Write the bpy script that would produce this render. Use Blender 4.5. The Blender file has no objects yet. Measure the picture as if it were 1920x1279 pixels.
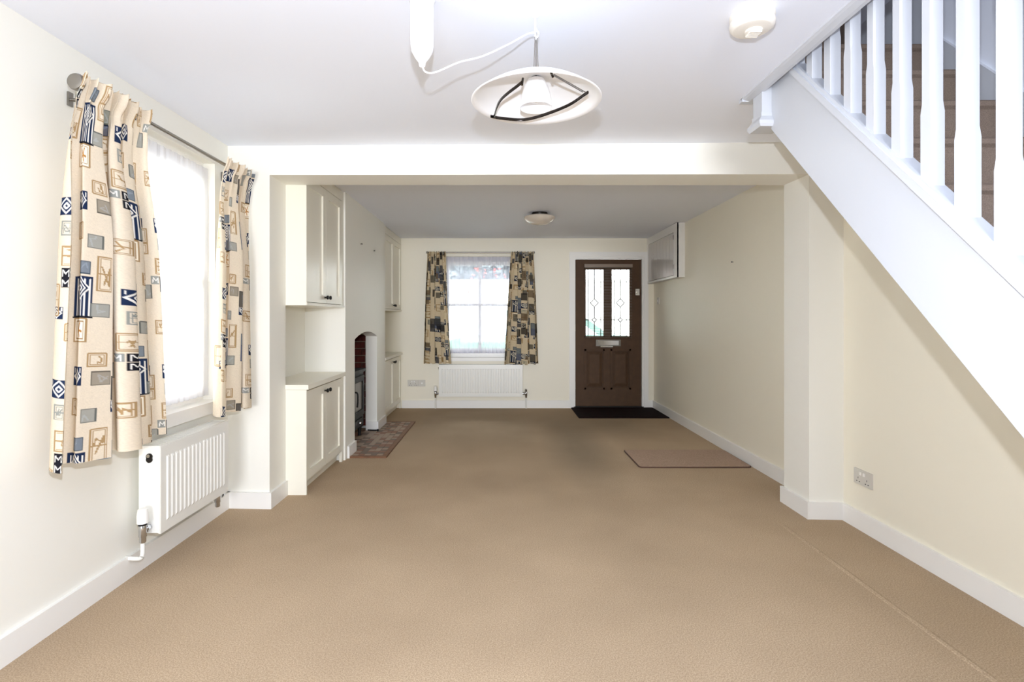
import bpy, bmesh, math, random
import numpy as np
from mathutils import Vector, Matrix

random.seed(7)
rng = np.random.default_rng(11)
scn = bpy.context.scene
C = scn.collection

# ------------------------------------------------------------------ camera
cd = bpy.data.cameras.new('camera')
cam = bpy.data.objects.new('camera', cd)
C.objects.link(cam)
cam.location = (0, 0, 1.2)
cam.rotation_euler = (math.radians(90), 0, 0)
cd.sensor_width = 36
cd.lens = 18.75
cd.shift_x = 23 / 1920
cd.shift_y = -43.5 / 1920
cd.clip_start = 0.02
cd.clip_end = 200
scn.camera = cam

# ------------------------------------------------------------------ world, lights, exposure
SKY = 25.0
w = bpy.data.worlds.new('overcast_sky')
scn.world = w
w.use_nodes = True
bg = w.node_tree.nodes['Background']
bg.inputs[0].default_value = (0.97, 0.98, 1.0, 1)
bg.inputs[1].default_value = SKY

def light(name, kind, loc, power, color, rot=(0, 0, 0), **kw):
    d = bpy.data.lights.new(name, kind)
    d.energy = power
    d.color = color
    for k, v in kw.items():
        setattr(d, k, v)
    o = bpy.data.objects.new(name, d)
    o.location = loc
    o.rotation_euler = rot
    C.objects.link(o)
    return o

# the photographer's flash, on top of the camera
light('camera_flash', 'POINT', (0, 0.0, 1.43), 176, (0.90, 0.98, 1.12), shadow_soft_size=0.018)
# added fill light, unseen behind the camera, brightening the back room
light('rear_fill', 'AREA', (-0.1, -7.8, 1.2), 86, (0.95, 0.99, 1.06), (math.radians(90), 0, 0),
      shape='RECTANGLE', size=3.0, size_y=2.0, spread=math.radians(60))
light('stairwell_fill', 'AREA', (0.9, 1.2, 4.5), 12, (0.95, 0.97, 1.0), (0, 0, 0), shape='RECTANGLE', size=1.2, size_y=1.2)  # added unseen lamp brightening the upper stairwell, no window there

scn.view_settings.view_transform = 'Standard'
scn.view_settings.look = 'None'
scn.view_settings.gamma = 1
scn.view_settings.use_curve_mapping = False
scn.view_settings.exposure = -0.28
scn.cycles.max_bounces = 14
scn.cycles.diffuse_bounces = 8
scn.cycles.transparent_max_bounces = 24
scn.cycles.caustics_reflective = False
scn.cycles.caustics_refractive = False
scn.cycles.use_denoising = True

# ------------------------------------------------------------------ materials
def lin(c):
    return tuple(((v / 255) / 12.92 if v / 255 <= 0.04045 else ((v / 255 + 0.055) / 1.055) ** 2.4) for v in c)

def mat(name, rgb, rough=0.5, metal=0.0, bump=0.0, bscale=60, vary=0.0, vscale=8, spec=0.5, rgb2=None, coat=0.0):
    m = bpy.data.materials.new(name)
    m.use_nodes = True
    nt = m.node_tree
    b = nt.nodes['Principled BSDF']
    col = lin(rgb)
    b.inputs['Base Color'].default_value = (*col, 1)
    b.inputs['Roughness'].default_value = rough
    b.inputs['Metallic'].default_value = metal
    b.inputs['Specular IOR Level'].default_value = spec
    if coat:
        b.inputs['Coat Weight'].default_value = coat
        b.inputs['Coat Roughness'].default_value = 0.15
    tc = None
    if bump or vary or rgb2:
        tc = nt.nodes.new('ShaderNodeTexCoord')
    if bump:
        n = nt.nodes.new('ShaderNodeTexNoise')
        n.inputs['Scale'].default_value = bscale
        n.inputs['Detail'].default_value = 4
        nt.links.new(tc.outputs['Object'], n.inputs['Vector'])
        bp = nt.nodes.new('ShaderNodeBump')
        bp.inputs['Strength'].default_value = bump
        bp.inputs['Distance'].default_value = 0.01
        nt.links.new(n.outputs['Fac'], bp.inputs['Height'])
        nt.links.new(bp.outputs['Normal'], b.inputs['Normal'])
    if vary or rgb2:
        n = nt.nodes.new('ShaderNodeTexNoise')
        n.inputs['Scale'].default_value = vscale
        n.inputs['Detail'].default_value = 6
        nt.links.new(tc.outputs['Object'], n.inputs['Vector'])
        r = nt.nodes.new('ShaderNodeValToRGB')
        r.color_ramp.elements[0].position = 0.35
        r.color_ramp.elements[1].position = 0.68
        c2 = lin(rgb2) if rgb2 else tuple(v * (1 - vary) for v in col)
        r.color_ramp.elements[0].color = (*c2, 1)
        r.color_ramp.elements[1].color = (*col, 1)
        nt.links.new(n.outputs['Fac'], r.inputs['Fac'])
        nt.links.new(r.outputs['Color'], b.inputs['Base Color'])
    return m

M = {}
M['wall'] = mat('cream_wall_paint', (240, 238, 229), 0.55, bump=0.04, bscale=25, spec=0.3)
M['rear_brown'] = mat('brown_bounce_absorber', (120, 96, 76), 0.7, bump=0.1, bscale=12)  # invented brown for the unseen rear walls, to absorb bounced light
M['backwall'] = mat('cream_wall_paint_satin', (238, 232, 214), 0.42, bump=0.04, bscale=18, spec=0.4)
M['ceiling'] = mat('white_ceiling_paint', (237, 241, 251), 0.7, bump=0.03, bscale=30, spec=0.2)
M['gloss'] = mat('white_gloss_paint', (239, 237, 232), 0.3, spec=0.4)
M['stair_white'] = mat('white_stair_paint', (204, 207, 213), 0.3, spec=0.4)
M['cab'] = mat('ivory_cabinet_paint', (238, 234, 219), 0.32, spec=0.45)
M['rad'] = mat('white_radiator_enamel', (236, 235, 228), 0.25, spec=0.5)
M['chrome'] = mat('chrome', (200, 200, 200), 0.12, 1.0)
M['steel'] = mat('brushed_steel', (150, 145, 138), 0.32, 1.0)
M['darkmetal'] = mat('dark_metal', (50, 46, 42), 0.35, 0.8)
M['black'] = mat('black_metal', (14, 13, 13), 0.4, 0.3)
M['iron'] = mat('black_cast_iron', (9, 8, 8), 0.65, 0.0, bump=0.2, bscale=120)
M['doorwood'] = mat('brown_door_paint', (84, 62, 44), 0.6, spec=0.2, vary=0.12, vscale=14, bump=0.03, bscale=50)
M['plastic'] = mat('white_plastic', (240, 238, 232), 0.35)
M['detector'] = mat('ivory_detector_plastic', (236, 231, 222), 0.4)
M['greyplastic'] = mat('grey_white_plastic', (206, 202, 192), 0.4)
M['hole'] = mat('dark_hole', (30, 28, 26), 0.8)
M['brick'] = mat('red_brick', (122, 48, 34), 0.85, bump=0.5, bscale=90, rgb2=(74, 30, 24), vscale=11)
M['mortar'] = mat('lime_mortar', (150, 128, 108), 0.95, bump=0.5, bscale=80)
M['soot'] = mat('sooty_plaster', (22, 19, 17), 0.95)
M['tile_a'] = mat('beige_hearth_tile', (176, 152, 128), 0.5, vary=0.25, vscale=30)
M['tile_b'] = mat('terracotta_hearth_tile', (146, 102, 80), 0.5, vary=0.25, vscale=30)
M['tile_c'] = mat('taupe_hearth_tile', (118, 100, 86), 0.5, vary=0.25, vscale=30)
M['grout'] = mat('grout', (96, 80, 68), 0.9)
M['edge'] = mat('brown_hearth_edging', (128, 84, 52), 0.5, vary=0.3, vscale=20)
M['stepcarpet'] = mat('brown_stair_carpet', (150, 133, 120), 0.95, bump=0.7, bscale=420, rgb2=(128, 112, 100), vscale=380, spec=0.1)
M['rubber'] = mat('maroon_doormat', (34, 12, 12), 0.9, bump=0.5, bscale=200, rgb2=(16, 7, 8), vscale=30, spec=0.15)
M['mat'] = mat('pinkish_beige_mat', (186, 159, 140), 0.95, bump=0.5, bscale=300, rgb2=(166, 143, 123), vscale=120, spec=0.1)
M['matedge'] = mat('dark_brown_binding', (88, 62, 50), 0.9)
M['pendant'] = mat('white_enamel_shade', (250, 251, 253), 0.35, spec=0.4)
M['opal'] = mat('opal_glass_bowl', (216, 206, 192), 0.22, spec=0.5)
M['meter'] = mat('grey_white_board', (206, 202, 198), 0.16, spec=0.5)
M['lead'] = mat('lead_came', (70, 70, 74), 0.5, 0.6)
M['brass'] = mat('satin_nickel', (178, 172, 160), 0.25, 1.0)
M['render'] = mat('white_render', (232, 230, 224), 0.9, bump=0.3, bscale=20)
M['leaf'] = mat('dark_leaf', (66, 74, 78), 0.6)
M['redleaf'] = mat('red_creeper_leaf', (150, 40, 34), 0.6)
M['asphalt'] = mat('grey_asphalt', (170, 170, 168), 0.9, vary=0.2, vscale=30)
M['car'] = mat('pale_green_car_paint', (64, 92, 86), 0.25, coat=0.5)
M['carglass'] = mat('car_window_glass', (190, 198, 202), 0.08)
M['tyre'] = mat('tyre_rubber', (26, 26, 26), 0.8)

def glass_mat():
    m = bpy.data.materials.new('window_glass')
    m.use_nodes = True
    nt = m.node_tree
    nt.nodes.clear()
    out = nt.nodes.new('ShaderNodeOutputMaterial')
    mix = nt.nodes.new('ShaderNodeMixShader')
    tr = nt.nodes.new('ShaderNodeBsdfTransparent')
    tr.inputs[0].default_value = (0.95, 0.97, 0.96, 1)
    gl = nt.nodes.new('ShaderNodeBsdfGlossy')
    gl.inputs['Roughness'].default_value = 0.02
    fr = nt.nodes.new('ShaderNodeFresnel')
    fr.inputs[0].default_value = 1.45
    nt.links.new(fr.outputs[0], mix.inputs[0])
    nt.links.new(tr.outputs[0], mix.inputs[1])
    nt.links.new(gl.outputs[0], mix.inputs[2])
    nt.links.new(mix.outputs[0], out.inputs[0])
    return m
M['glass'] = glass_mat()

def net_mat(name, see, tint):
    m = bpy.data.materials.new(name)
    m.use_nodes = True
    nt = m.node_tree
    nt.nodes.clear()
    out = nt.nodes.new('ShaderNodeOutputMaterial')
    mix = nt.nodes.new('ShaderNodeMixShader')
    mix2 = nt.nodes.new('ShaderNodeMixShader')
    tr = nt.nodes.new('ShaderNodeBsdfTransparent')
    tl = nt.nodes.new('ShaderNodeBsdfTranslucent')
    df = nt.nodes.new('ShaderNodeBsdfDiffuse')
    tl.inputs[0].default_value = (*lin(tint), 1)
    df.inputs[0].default_value = (*lin(tint), 1)
    mix2.inputs[0].default_value = 0.5
    nt.links.new(df.outputs[0], mix2.inputs[1])
    nt.links.new(tl.outputs[0], mix2.inputs[2])
    mix.inputs[0].default_value = see
    nt.links.new(mix2.outputs[0], mix.inputs[1])
    nt.links.new(tr.outputs[0], mix.inputs[2])
    nt.links.new(mix.outputs[0], out.inputs[0])
    return m
M['net'] = net_mat('sheer_net', 0.35, (246, 246, 250))
M['net_back'] = net_mat('sheer_net_thin', 0.62, (226, 228, 244))

def carpet_mat():
    m = bpy.data.materials.new('beige_carpet')
    m.use_nodes = True
    nt = m.node_tree
    b = nt.nodes['Principled BSDF']
    b.inputs['Roughness'].default_value = 0.95
    b.inputs['Specular IOR Level'].default_value = 0.1
    tc = nt.nodes.new('ShaderNodeTexCoord')
    def noise(scale, detail):
        n = nt.nodes.new('ShaderNodeTexNoise')
        n.inputs['Scale'].default_value = scale
        n.inputs['Detail'].default_value = detail
        nt.links.new(tc.outputs['Object'], n.inputs['Vector'])
        return n
    fine = noise(210, 4)
    r = nt.nodes.new('ShaderNodeValToRGB')
    r.color_ramp.elements[0].position = 0.36
    r.color_ramp.elements[1].position = 0.64
    r.color_ramp.elements[0].color = (*lin((164, 142, 116)), 1)
    r.color_ramp.elements[1].color = (*lin((198, 176, 148)), 1)
    nt.links.new(fine.outputs['Fac'], r.inputs['Fac'])
    # worn and soiled patches of the carpet
    big = noise(1.1, 5)
    r2 = nt.nodes.new('ShaderNodeValToRGB')
    r2.color_ramp.elements[0].position = 0.38
    r2.color_ramp.elements[1].position = 0.62
    r2.color_ramp.elements[0].color = (0.88, 0.87, 0.86, 1)
    r2.color_ramp.elements[1].color = (1, 1, 1, 1)
    nt.links.new(big.outputs['Fac'], r2.inputs['Fac'])
    mx = nt.nodes.new('ShaderNodeMix')
    mx.data_type = 'RGBA'
    mx.blend_type = 'MULTIPLY'
    mx.inputs['Factor'].default_value = 1
    nt.links.new(r.outputs['Color'], mx.inputs['A'])
    nt.links.new(r2.outputs['Color'], mx.inputs['B'])
    last = mx
    # trodden path in from the door, and a wide darker patch over the far floor
    for (cx, cy, sx, sy, k) in ((0.72, 4.9, 0.36, 1.4, 0.70), (1.2, 6.1, 0.9, 0.9, 0.82), (-0.2, 6.3, 1.4, 1.6, 0.88)):
        mp = nt.nodes.new('ShaderNodeMapping')
        mp.vector_type = 'TEXTURE'
        mp.inputs['Location'].default_value = (cx, cy, 0)
        mp.inputs['Scale'].default_value = (sx, sy, 1)
        nt.links.new(tc.outputs['Object'], mp.inputs['Vector'])
        g = nt.nodes.new('ShaderNodeTexGradient')
        g.gradient_type = 'SPHERICAL'
        nt.links.new(mp.outputs['Vector'], g.inputs['Vector'])
        r3 = nt.nodes.new('ShaderNodeValToRGB')
        r3.color_ramp.elements[0].position = 0.0
        r3.color_ramp.elements[1].position = 0.8
        r3.color_ramp.elements[0].color = (1, 1, 1, 1)
        r3.color_ramp.elements[1].color = (k * 0.98, k, k * 1.02, 1)
        nt.links.new(g.outputs['Fac'], r3.inputs['Fac'])
        m2 = nt.nodes.new('ShaderNodeMix')
        m2.data_type = 'RGBA'
        m2.blend_type = 'MULTIPLY'
        m2.inputs['Factor'].default_value = 1
        nt.links.new(last.outputs['Result'], m2.inputs['A'])
        nt.links.new(r3.outputs['Color'], m2.inputs['B'])
        last = m2
    nt.links.new(last.outputs['Result'], b.inputs['Base Color'])
    bp = nt.nodes.new('ShaderNodeBump')
    bp.inputs['Strength'].default_value = 0.35
    bp.inputs['Distance'].default_value = 0.004
    nt.links.new(fine.outputs['Fac'], bp.inputs['Height'])
    nt.links.new(bp.outputs['Normal'], b.inputs['Normal'])
    return m
M['carpet'] = carpet_mat()

def cloth_mat():
    m = bpy.data.materials.new('printed_cotton')
    m.use_nodes = True
    nt = m.node_tree
    nt.nodes.clear()
    out = nt.nodes.new('ShaderNodeOutputMaterial')
    mix = nt.nodes.new('ShaderNodeMixShader')
    mix.inputs[0].default_value = 0.12
    df = nt.nodes.new('ShaderNodeBsdfDiffuse')
    tl = nt.nodes.new('ShaderNodeBsdfTranslucent')
    at = nt.nodes.new('ShaderNodeAttribute')
    at.attribute_name = 'print'
    nt.links.new(at.outputs['Color'], df.inputs[0])
    nt.links.new(at.outputs['Color'], tl.inputs[0])
    nt.links.new(df.outputs[0], mix.inputs[1])
    nt.links.new(tl.outputs[0], mix.inputs[2])
    nt.links.new(mix.outputs[0], out.inputs[0])
    return m
M['cloth'] = cloth_mat()

# ------------------------------------------------------------------ mesh helpers
def box(bm, x0, x1, y0, y1, z0, z1):
    v = [bm.verts.new((x, y, z)) for z in (z0, z1) for y in (y0, y1) for x in (x0, x1)]
    for f in ((0, 2, 3, 1), (4, 5, 7, 6), (0, 1, 5, 4), (2, 6, 7, 3), (0, 4, 6, 2), (1, 3, 7, 5)):
        bm.faces.new([v[i] for i in f])

def hexa(bm, b4, t4):
    """bottom four corners counter-clockwise from above, then the top four"""
    b = [bm.verts.new(p) for p in b4]
    t = [bm.verts.new(p) for p in t4]
    bm.faces.new(b[::-1])
    bm.faces.new(t)
    for i in range(4):
        j = (i + 1) % 4
        bm.faces.new((b[i], b[j], t[j], t[i]))

def prism(bm, pts, a0, a1, axis):
    """polygon extruded along an axis; pts are the other two coordinates in order (x,y,z minus axis)"""
    def P(p, a):
        return {'x': (a, p[0], p[1]), 'y': (p[0], a, p[1]), 'z': (p[0], p[1], a)}[axis]
    A = [bm.verts.new(P(p, a0)) for p in pts]
    B = [bm.verts.new(P(p, a1)) for p in pts]
    bm.faces.new(A)
    bm.faces.new(B[::-1])
    n = len(pts)
    for i in range(n):
        j = (i + 1) % n
        bm.faces.new((A[j], A[i], B[i], B[j]))

def lathe(bm, prof, loc, axis='z', n=32, close=True):
    """prof = (radius, height) pairs"""
    rings = []
    for r, h in prof:
        ring = []
        for i in range(n):
            a = 2 * math.pi * i / n
            p = (r * math.cos(a), r * math.sin(a), h)
            if axis == 'x':
                p = (p[2], p[0], p[1])
            elif axis == 'y':
                p = (p[0], p[2], p[1])
            ring.append(bm.verts.new((p[0] + loc[0], p[1] + loc[1], p[2] + loc[2])))
        rings.append(ring)
    for a, b in zip(rings, rings[1:]):
        for i in range(n):
            j = (i + 1) % n
            bm.faces.new((a[i], a[j], b[j], b[i]))
    if close:
        bm.faces.new(rings[0][::-1])
        bm.faces.new(rings[-1])

def smooth_path(pts, n=8):
    """Catmull-Rom through the points"""
    P = [Vector(p) for p in pts]
    P = [P[0] * 2 - P[1]] + P + [P[-1] * 2 - P[-2]]
    out = []
    for i in range(1, len(P) - 2):
        for k in range(n):
            t = k / n
            a, b, c, d = P[i - 1], P[i], P[i + 1], P[i + 2]
            out.append(0.5 * ((2 * b) + (c - a) * t + (2 * a - 5 * b + 4 * c - d) * t * t + (3 * b - a - 3 * c + d) * t ** 3))
    out.append(P[-2])
    return out

def tube(bm, pts, r, n=10, sx=1.0, sy=1.0):
    P = [Vector(p) for p in pts]
    up = Vector((0, 0, 1))
    rings = []
    for i, p in enumerate(P):
        d = (P[min(i + 1, len(P) - 1)] - P[max(i - 1, 0)]).normalized()
        ref = up if abs(d.dot(up)) < 0.95 else Vector((1, 0, 0))
        s = d.cross(ref).normalized()
        u = s.cross(d).normalized()
        rings.append([bm.verts.new(p + s * (r * sx * math.cos(2 * math.pi * k / n)) + u * (r * sy * math.sin(2 * math.pi * k / n))) for k in range(n)])
    for a, b in zip(rings, rings[1:]):
        for k in range(n):
            j = (k + 1) % n
            bm.faces.new((a[k], a[j], b[j], b[k]))
    bm.faces.new(rings[0][::-1])
    bm.faces.new(rings[-1])

def obj(name, bm, material, parent=None, bevel=0.0, smooth=False, seg=2):
    if bevel:
        es = [e for e in bm.edges if len(e.link_faces) == 2 and e.calc_face_angle(0) > 0.5]
        bmesh.ops.bevel(bm, geom=es, offset=bevel, segments=seg, profile=0.5, affect='EDGES', clamp_overlap=True)
    bmesh.ops.recalc_face_normals(bm, faces=bm.faces[:])
    me = bpy.data.meshes.new(name)
    bm.to_mesh(me)
    bm.free()
    me.materials.append(material)
    if smooth:
        for p in me.polygons:
            p.use_smooth = True
        if smooth != 'all':
            me.set_sharp_from_angle(angle=math.radians(40))
    o = bpy.data.objects.new(name, me)
    C.objects.link(o)
    if parent:
        o.parent = parent
        o.matrix_parent_inverse = Matrix.Translation(-parent.location)
    return o

def NB():
    return bmesh.new()

def bobj(name, dims, material, parent=None, bevel=0.0):
    bm = NB()
    box(bm, *dims)
    return obj(name, bm, material, parent, bevel)

def thing(name, label, cat, loc=(0, 0, 0), group=None):
    o = bpy.data.objects.new(name, None)
    o.empty_display_size = 0.1
    C.objects.link(o)
    o.location = loc
    o['label'] = label
    o['category'] = cat
    if group:
        o['group'] = group
    return o

def tag(o, label, cat, group=None):
    o['label'] = label
    o['category'] = cat
    if group:
        o['group'] = group
    return o

def struct(o):
    o['kind'] = 'structure'
    return o

# ------------------------------------------------------------------ dimensions of the place
XL, XR = -1.72, 2.05            # side walls
YB = 7.10                       # back wall
YR = -8.0                       # rear wall behind the camera
ZB = 2.258                      # back room ceiling
zc = lambda x: 2.27 - 0.0102 * x                 # front room ceiling, slightly out of level
yf = lambda x: 3.36 - (x + 1.45) * 0.0515        # near face of the cross wall
yk = lambda x: 3.61 - (x + 1.45) * 0.0424        # far face of the cross wall

# ------------------------------------------------------------------ floor, ceiling, walls
bm = NB()
box(bm, -2.0, 2.3, YR - 0.2, 7.36, -0.15, 0.0)
floor = struct(obj('floor', bm, M['carpet']))
bm = NB()
prism(bm, [(1.622, -0.001), (1.656, -0.001), (1.650, 0.0022), (1.639, 0.0045), (1.628, 0.0022)], 0.6, 3.1, 'y')
obj('carpet_seam', bm, M['carpet'], floor)

bm = NB()
def slab(x0, x1, y0, y1):
    hexa(bm, [(x0, y0, zc(x0)), (x1, y0, zc(x1)), (x1, y1, zc(x1)), (x0, y1, zc(x0))],
         [(x0, y0, 2.46), (x1, y0, 2.46), (x1, y1, 2.46), (x0, y1, 2.46)])
slab(-2.0, 1.21, YR - 0.2, 3.42)
slab(1.21, 2.3, 2.58, 3.30)
slab(1.21, 2.3, YR - 0.2, 0.25)
box(bm, -2.0, 2.3, 3.42, 7.36, ZB, 2.46)
struct(obj('ceiling', bm, M['ceiling']))

# left wall with its window opening (window 1) and, in the back room, the alcove lining
W1 = dict(y0=2.16, y1=3.22, z0=0.70, z1=2.13)
bm = NB()
box(bm, -1.98, XL, -1.2, W1['y0'], 0, 2.4)
box(bm, -1.98, XL, W1['y1'], 7.36, 0, 2.4)
box(bm, -1.98, XL, W1['y0'], W1['y1'], 0, W1['z0'])
box(bm, -1.98, XL, W1['y0'], W1['y1'], W1['z1'], 2.4)
box(bm, XL, -1.64, 3.5, 4.49, 0, 2.3)
box(bm, XL, -1.64, 6.05, 7.2, 0, 2.3)
struct(obj('wall_left', bm, M['wall']))

bm = NB()
box(bm, XR, 2.3, -1.2, 7.36, 0, 4.9)
struct(obj('wall_right', bm, M['backwall']))

W2 = dict(x0=-0.74, x1=0.19, z0=0.66, z1=2.02)
D1 = dict(x0=0.965, x1=1.935, z1=2.02)
bm = NB()
box(bm, -1.98, W2['x0'], YB, 7.36, 0, 2.4)
box(bm, W2['x1'], D1['x0'], YB, 7.36, 0, 2.4)
box(bm, D1['x1'], 2.3, YB, 7.36, 0, 2.4)
box(bm, W2['x0'], W2['x1'], YB, 7.36, 0, W2['z0'])
box(bm, W2['x0'], W2['x1'], YB, 7.36, W2['z1'], 2.4)
box(bm, D1['x0'], D1['x1'], YB, 7.36, D1['z1'], 2.4)
struct(obj('wall_back', bm, M['backwall']))

bm = NB()
box(bm, -1.98, 2.3, YR - 0.2, YR, 0, 2.4)
box(bm, -1.98, XL, YR, -1.2, 0, 2.4)
box(bm, XR, 2.3, YR, -1.2, 0, 2.4)
struct(obj('wall_rear', bm, M['rear_brown']))

# the cross wall: two piers and the beam over the wide opening
bm = NB()
def pier(x0, x1):
    hexa(bm, [(x0, yf(x0), 0), (x1, yf(x1), 0), (x1, yk(x1), 0), (x0, yk(x0), 0)],
         [(x0, yf(x0), 2.3), (x1, yf(x1), 2.3), (x1, yk(x1), 2.3), (x0, yk(x0), 2.3)])
pier(XL, -1.45)
pier(1.85, XR)
zl, zr = 2.10, 2.059
hexa(bm, [(-1.45, yf(-1.45), zl), (1.85, yf(1.85), zr), (1.85, yk(1.85), zr + 0.004), (-1.45, yk(-1.45), zl)],
     [(-1.45, yf(-1.45), 2.4), (1.85, yf(1.85), 2.4), (1.85, yk(1.85), 2.4), (-1.45, yk(-1.45), 2.4)])
struct(obj('wall_middle', bm, M['wall']))

# chimney breast with the arched fireplace opening
CX, CY0, CY1 = -1.30, 4.49, 6.05
FY0, FY1 = 4.78, 5.65
bm = NB()
arch = []
for i in range(17):
    t = i / 16
    y = FY1 + (FY0 - FY1) * t
    arch.append((y, 1.005 + 0.06 * (1 - (2 * t - 1) ** 2)))
def wallstrip(y0, y1, za, zb_):
    hexa(bm, [(CX - 0.12, y0, za), (CX, y0, za), (CX, y1, zb_), (CX - 0.12, y1, zb_)],
         [(CX - 0.12, y0, ZB + .02), (CX, y0, ZB + .02), (CX, y1, ZB + .02), (CX - 0.12, y1, ZB + .02)])
wallstrip(CY0, FY0, 0, 0)
wallstrip(FY1, CY1, 0, 0)
for p, q in zip(arch[1:], arch):
    wallstrip(p[0], q[0], p[1], q[1])
bmesh.ops.remove_doubles(bm, verts=bm.verts[:], dist=0.0005)
seen = {}
for f in bm.faces[:]:
    seen.setdefault(tuple(round(v, 4) for v in f.calc_center_median()), []).append(f)
bmesh.ops.delete(bm, geom=[f for fs in seen.values() if len(fs) > 1 for f in fs], context='FACES_ONLY')
box(bm, XL, CX - 0.12, CY0, FY0 - 0.06, 0, ZB + 0.02)
box(bm, XL, CX - 0.12, FY1 + 0.16, CY1, 0, ZB + 0.02)
box(bm, XL, CX - 0.12, FY0 - 0.06, FY1 + 0.16, 1.22, ZB + 0.02)
chim = struct(obj('wall_chimney', bm, M['wall']))
# brick lining of the firebox: a mortar backing with single bricks standing proud of it
bobj('mortar_backing', (XL + 0.001, XL + 0.012, FY0 - 0.06, FY1 + 0.16, 0.03, 1.22), M['mortar'], chim)
bobj('mortar_backing', (XL + 0.012, CX - 0.121, FY1 + 0.135, FY1 + 0.159, 0.03, 1.22), M['mortar'], chim)
bobj('firebox_lining', (XL + 0.012, CX - 0.121, FY0 - 0.059, FY0 - 0.045, 0.03, 1.22), M['soot'], chim)
bobj('firebox_lining', (XL + 0.012, CX - 0.121, FY0 - 0.045, FY1 + 0.135, 1.19, 1.219), M['soot'], chim)
bm = NB()
box(bm, -0.106, 0.106, -0.012, 0.012, -0.0325, 0.0325)
bp = obj('brick', bm, M['brick'], chim, 0.004, seg=1)
first = [True]
def brick(x, y, z, rz, sx=1.0):
    if first[0]:
        o = bp
        first[0] = False
    else:
        o = bp.copy()
        C.objects.link(o)
        o.parent = chim
    o.location = (x + random.uniform(-.002, .002), y, z)
    o.rotation_euler = (0, random.uniform(-.01, .01), rz)
    o.scale = (sx, random.uniform(0.9, 1.15), 1)
for c in range(15):
    z = 0.07 + c * 0.076
    xs = [(-1.60, 1.0), (-1.475, 0.9)] if c % 2 == 0 else [(-1.655, 0.45), (-1.505, 0.98)]
    if c % 2 == 0:
        brick(-1.602, FY1 + 0.128, z, 0, 0.98)
        brick(-1.457, FY1 + 0.128, z, 0, 0.33)
    else:
        brick(-1.655, FY1 + 0.128, z, 0, 0.45)
        brick(-1.53, FY1 + 0.128, z, 0, 0.66)
    y = FY0 - 0.02 + (0 if c % 2 else 0.11)
    while y < FY1 + 0.08:
        brick(XL + 0.018, y + 0.03, z, math.pi / 2)
        y += 0.224

# upper stairwell: landing floor, walls and roof above the opening in the ceiling
bm = NB()
box(bm, 1.21, XR, 2.56, 3.7, 2.46, 2.508)
box(bm, -1.2, 1.21, -0.6, 3.7, 2.46, 2.508)
struct(obj('floor_landing', bm, M['stepcarpet']))
bm = NB()
box(bm, -1.3, XR, 3.7, 3.8, 2.46, 4.9)
box(bm, -1.3, -1.2, -0.6, 3.7, 2.46, 4.9)
box(bm, -1.3, XR, -0.7, -0.6, 2.46, 4.9)
box(bm, -1.3, 2.3, -0.7, 3.8, 4.9, 5.0)
struct(obj('wall_landing', bm, M['ceiling']))
bm = NB()
prism(bm, [(2.56, 2.508), (3.12, 2.508), (3.12, 2.80), (3.08, 2.84), (2.98, 2.845), (2.56, 2.845)], 2.025, XR, 'x')
struct(obj('baseboard_landing', bm, M['stair_white'], None, 0.004))
bm = NB()
box(bm, 1.25, 2.02, 3.04, 3.1, 2.508, 3.15)
struct(obj('landing_riser', bm, M['stepcarpet'], None, 0.01))  # carpeted block standing in for the next flight's riser

bm = NB()
prism(bm, [(0.12, 0.03), (2.56, 2.54), (3.7, 2.54), (3.7, 4.9), (0.12, 4.9)], 2.044, XR + .001, 'x')
struct(obj('wall_stairwell', bm, M['ceiling']))
# white moulding round the edge of the stair opening
bm = NB()
def edge_trim(y0, y1):
    prof = [(1.166, 0), (1.166, -0.006), (1.176, -0.012), (1.200, -0.018), (1.216, -0.018), (1.216, 0.205), (1.210, 0.205), (1.210, 0.0)]
    prism(bm, [(x, zc(x) + dz) for x, dz in prof], y0, y1, 'y')
edge_trim(0.25, 2.575)
box(bm, 1.166, 1.30, 2.565, 2.60, zc(1.2) - 0.018, zc(1.2) + 0.002)
struct(obj('trim_1', bm, M['stair_white']))

# skirting boards
def skirt(name, segs):
    bm = NB()
    for s in segs:
        x0, x1, y0, y1 = s
        box(bm, x0, x1, y0, y1, 0, 0.102)
    return struct(obj(name, bm, M['gloss'], None, 0.003, seg=1))
T = 0.018
skirt('baseboard_left', [(XL, XL + T, -1.5, yf(XL) - 0.001)])
bm = NB()
for (x0, x1) in ((XL, -1.45), (1.85, XR)):
    hexa(bm, [(x0, yf(x0) - T, 0), (x1, yf(x1) - T, 0), (x1, yf(x1) + .002, 0), (x0, yf(x0) + .002, 0)],
         [(x0, yf(x0) - T, .102), (x1, yf(x1) - T, .102), (x1, yf(x1) + .002, .102), (x0, yf(x0) + .002, .102)])
box(bm, -1.45, -1.45 + T, yf(-1.45) - T, 3.608, 0, .102)
box(bm, 1.85 - T, 1.85, yf(1.85) - T, yk(1.85) + T, 0, .102)
struct(obj('baseboard_middle', bm, M['gloss']))
skirt('baseboard_right', [(XR - T, XR, -1.5, yf(2.05) - T - .001), (XR - T, XR, yk(2.05), 7.10)])
skirt('baseboard_back', [(-1.30, 0.925, YB - T, YB), (1.975, XR - T, YB - T, YB)])
skirt('baseboard_chimney', [(CX, CX + T, CY0 + 0.06, FY0), (CX, CX + T, FY1, CY1 - 0.01), (CX - 0.11, CX + T, FY1 - T, FY1)])

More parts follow.
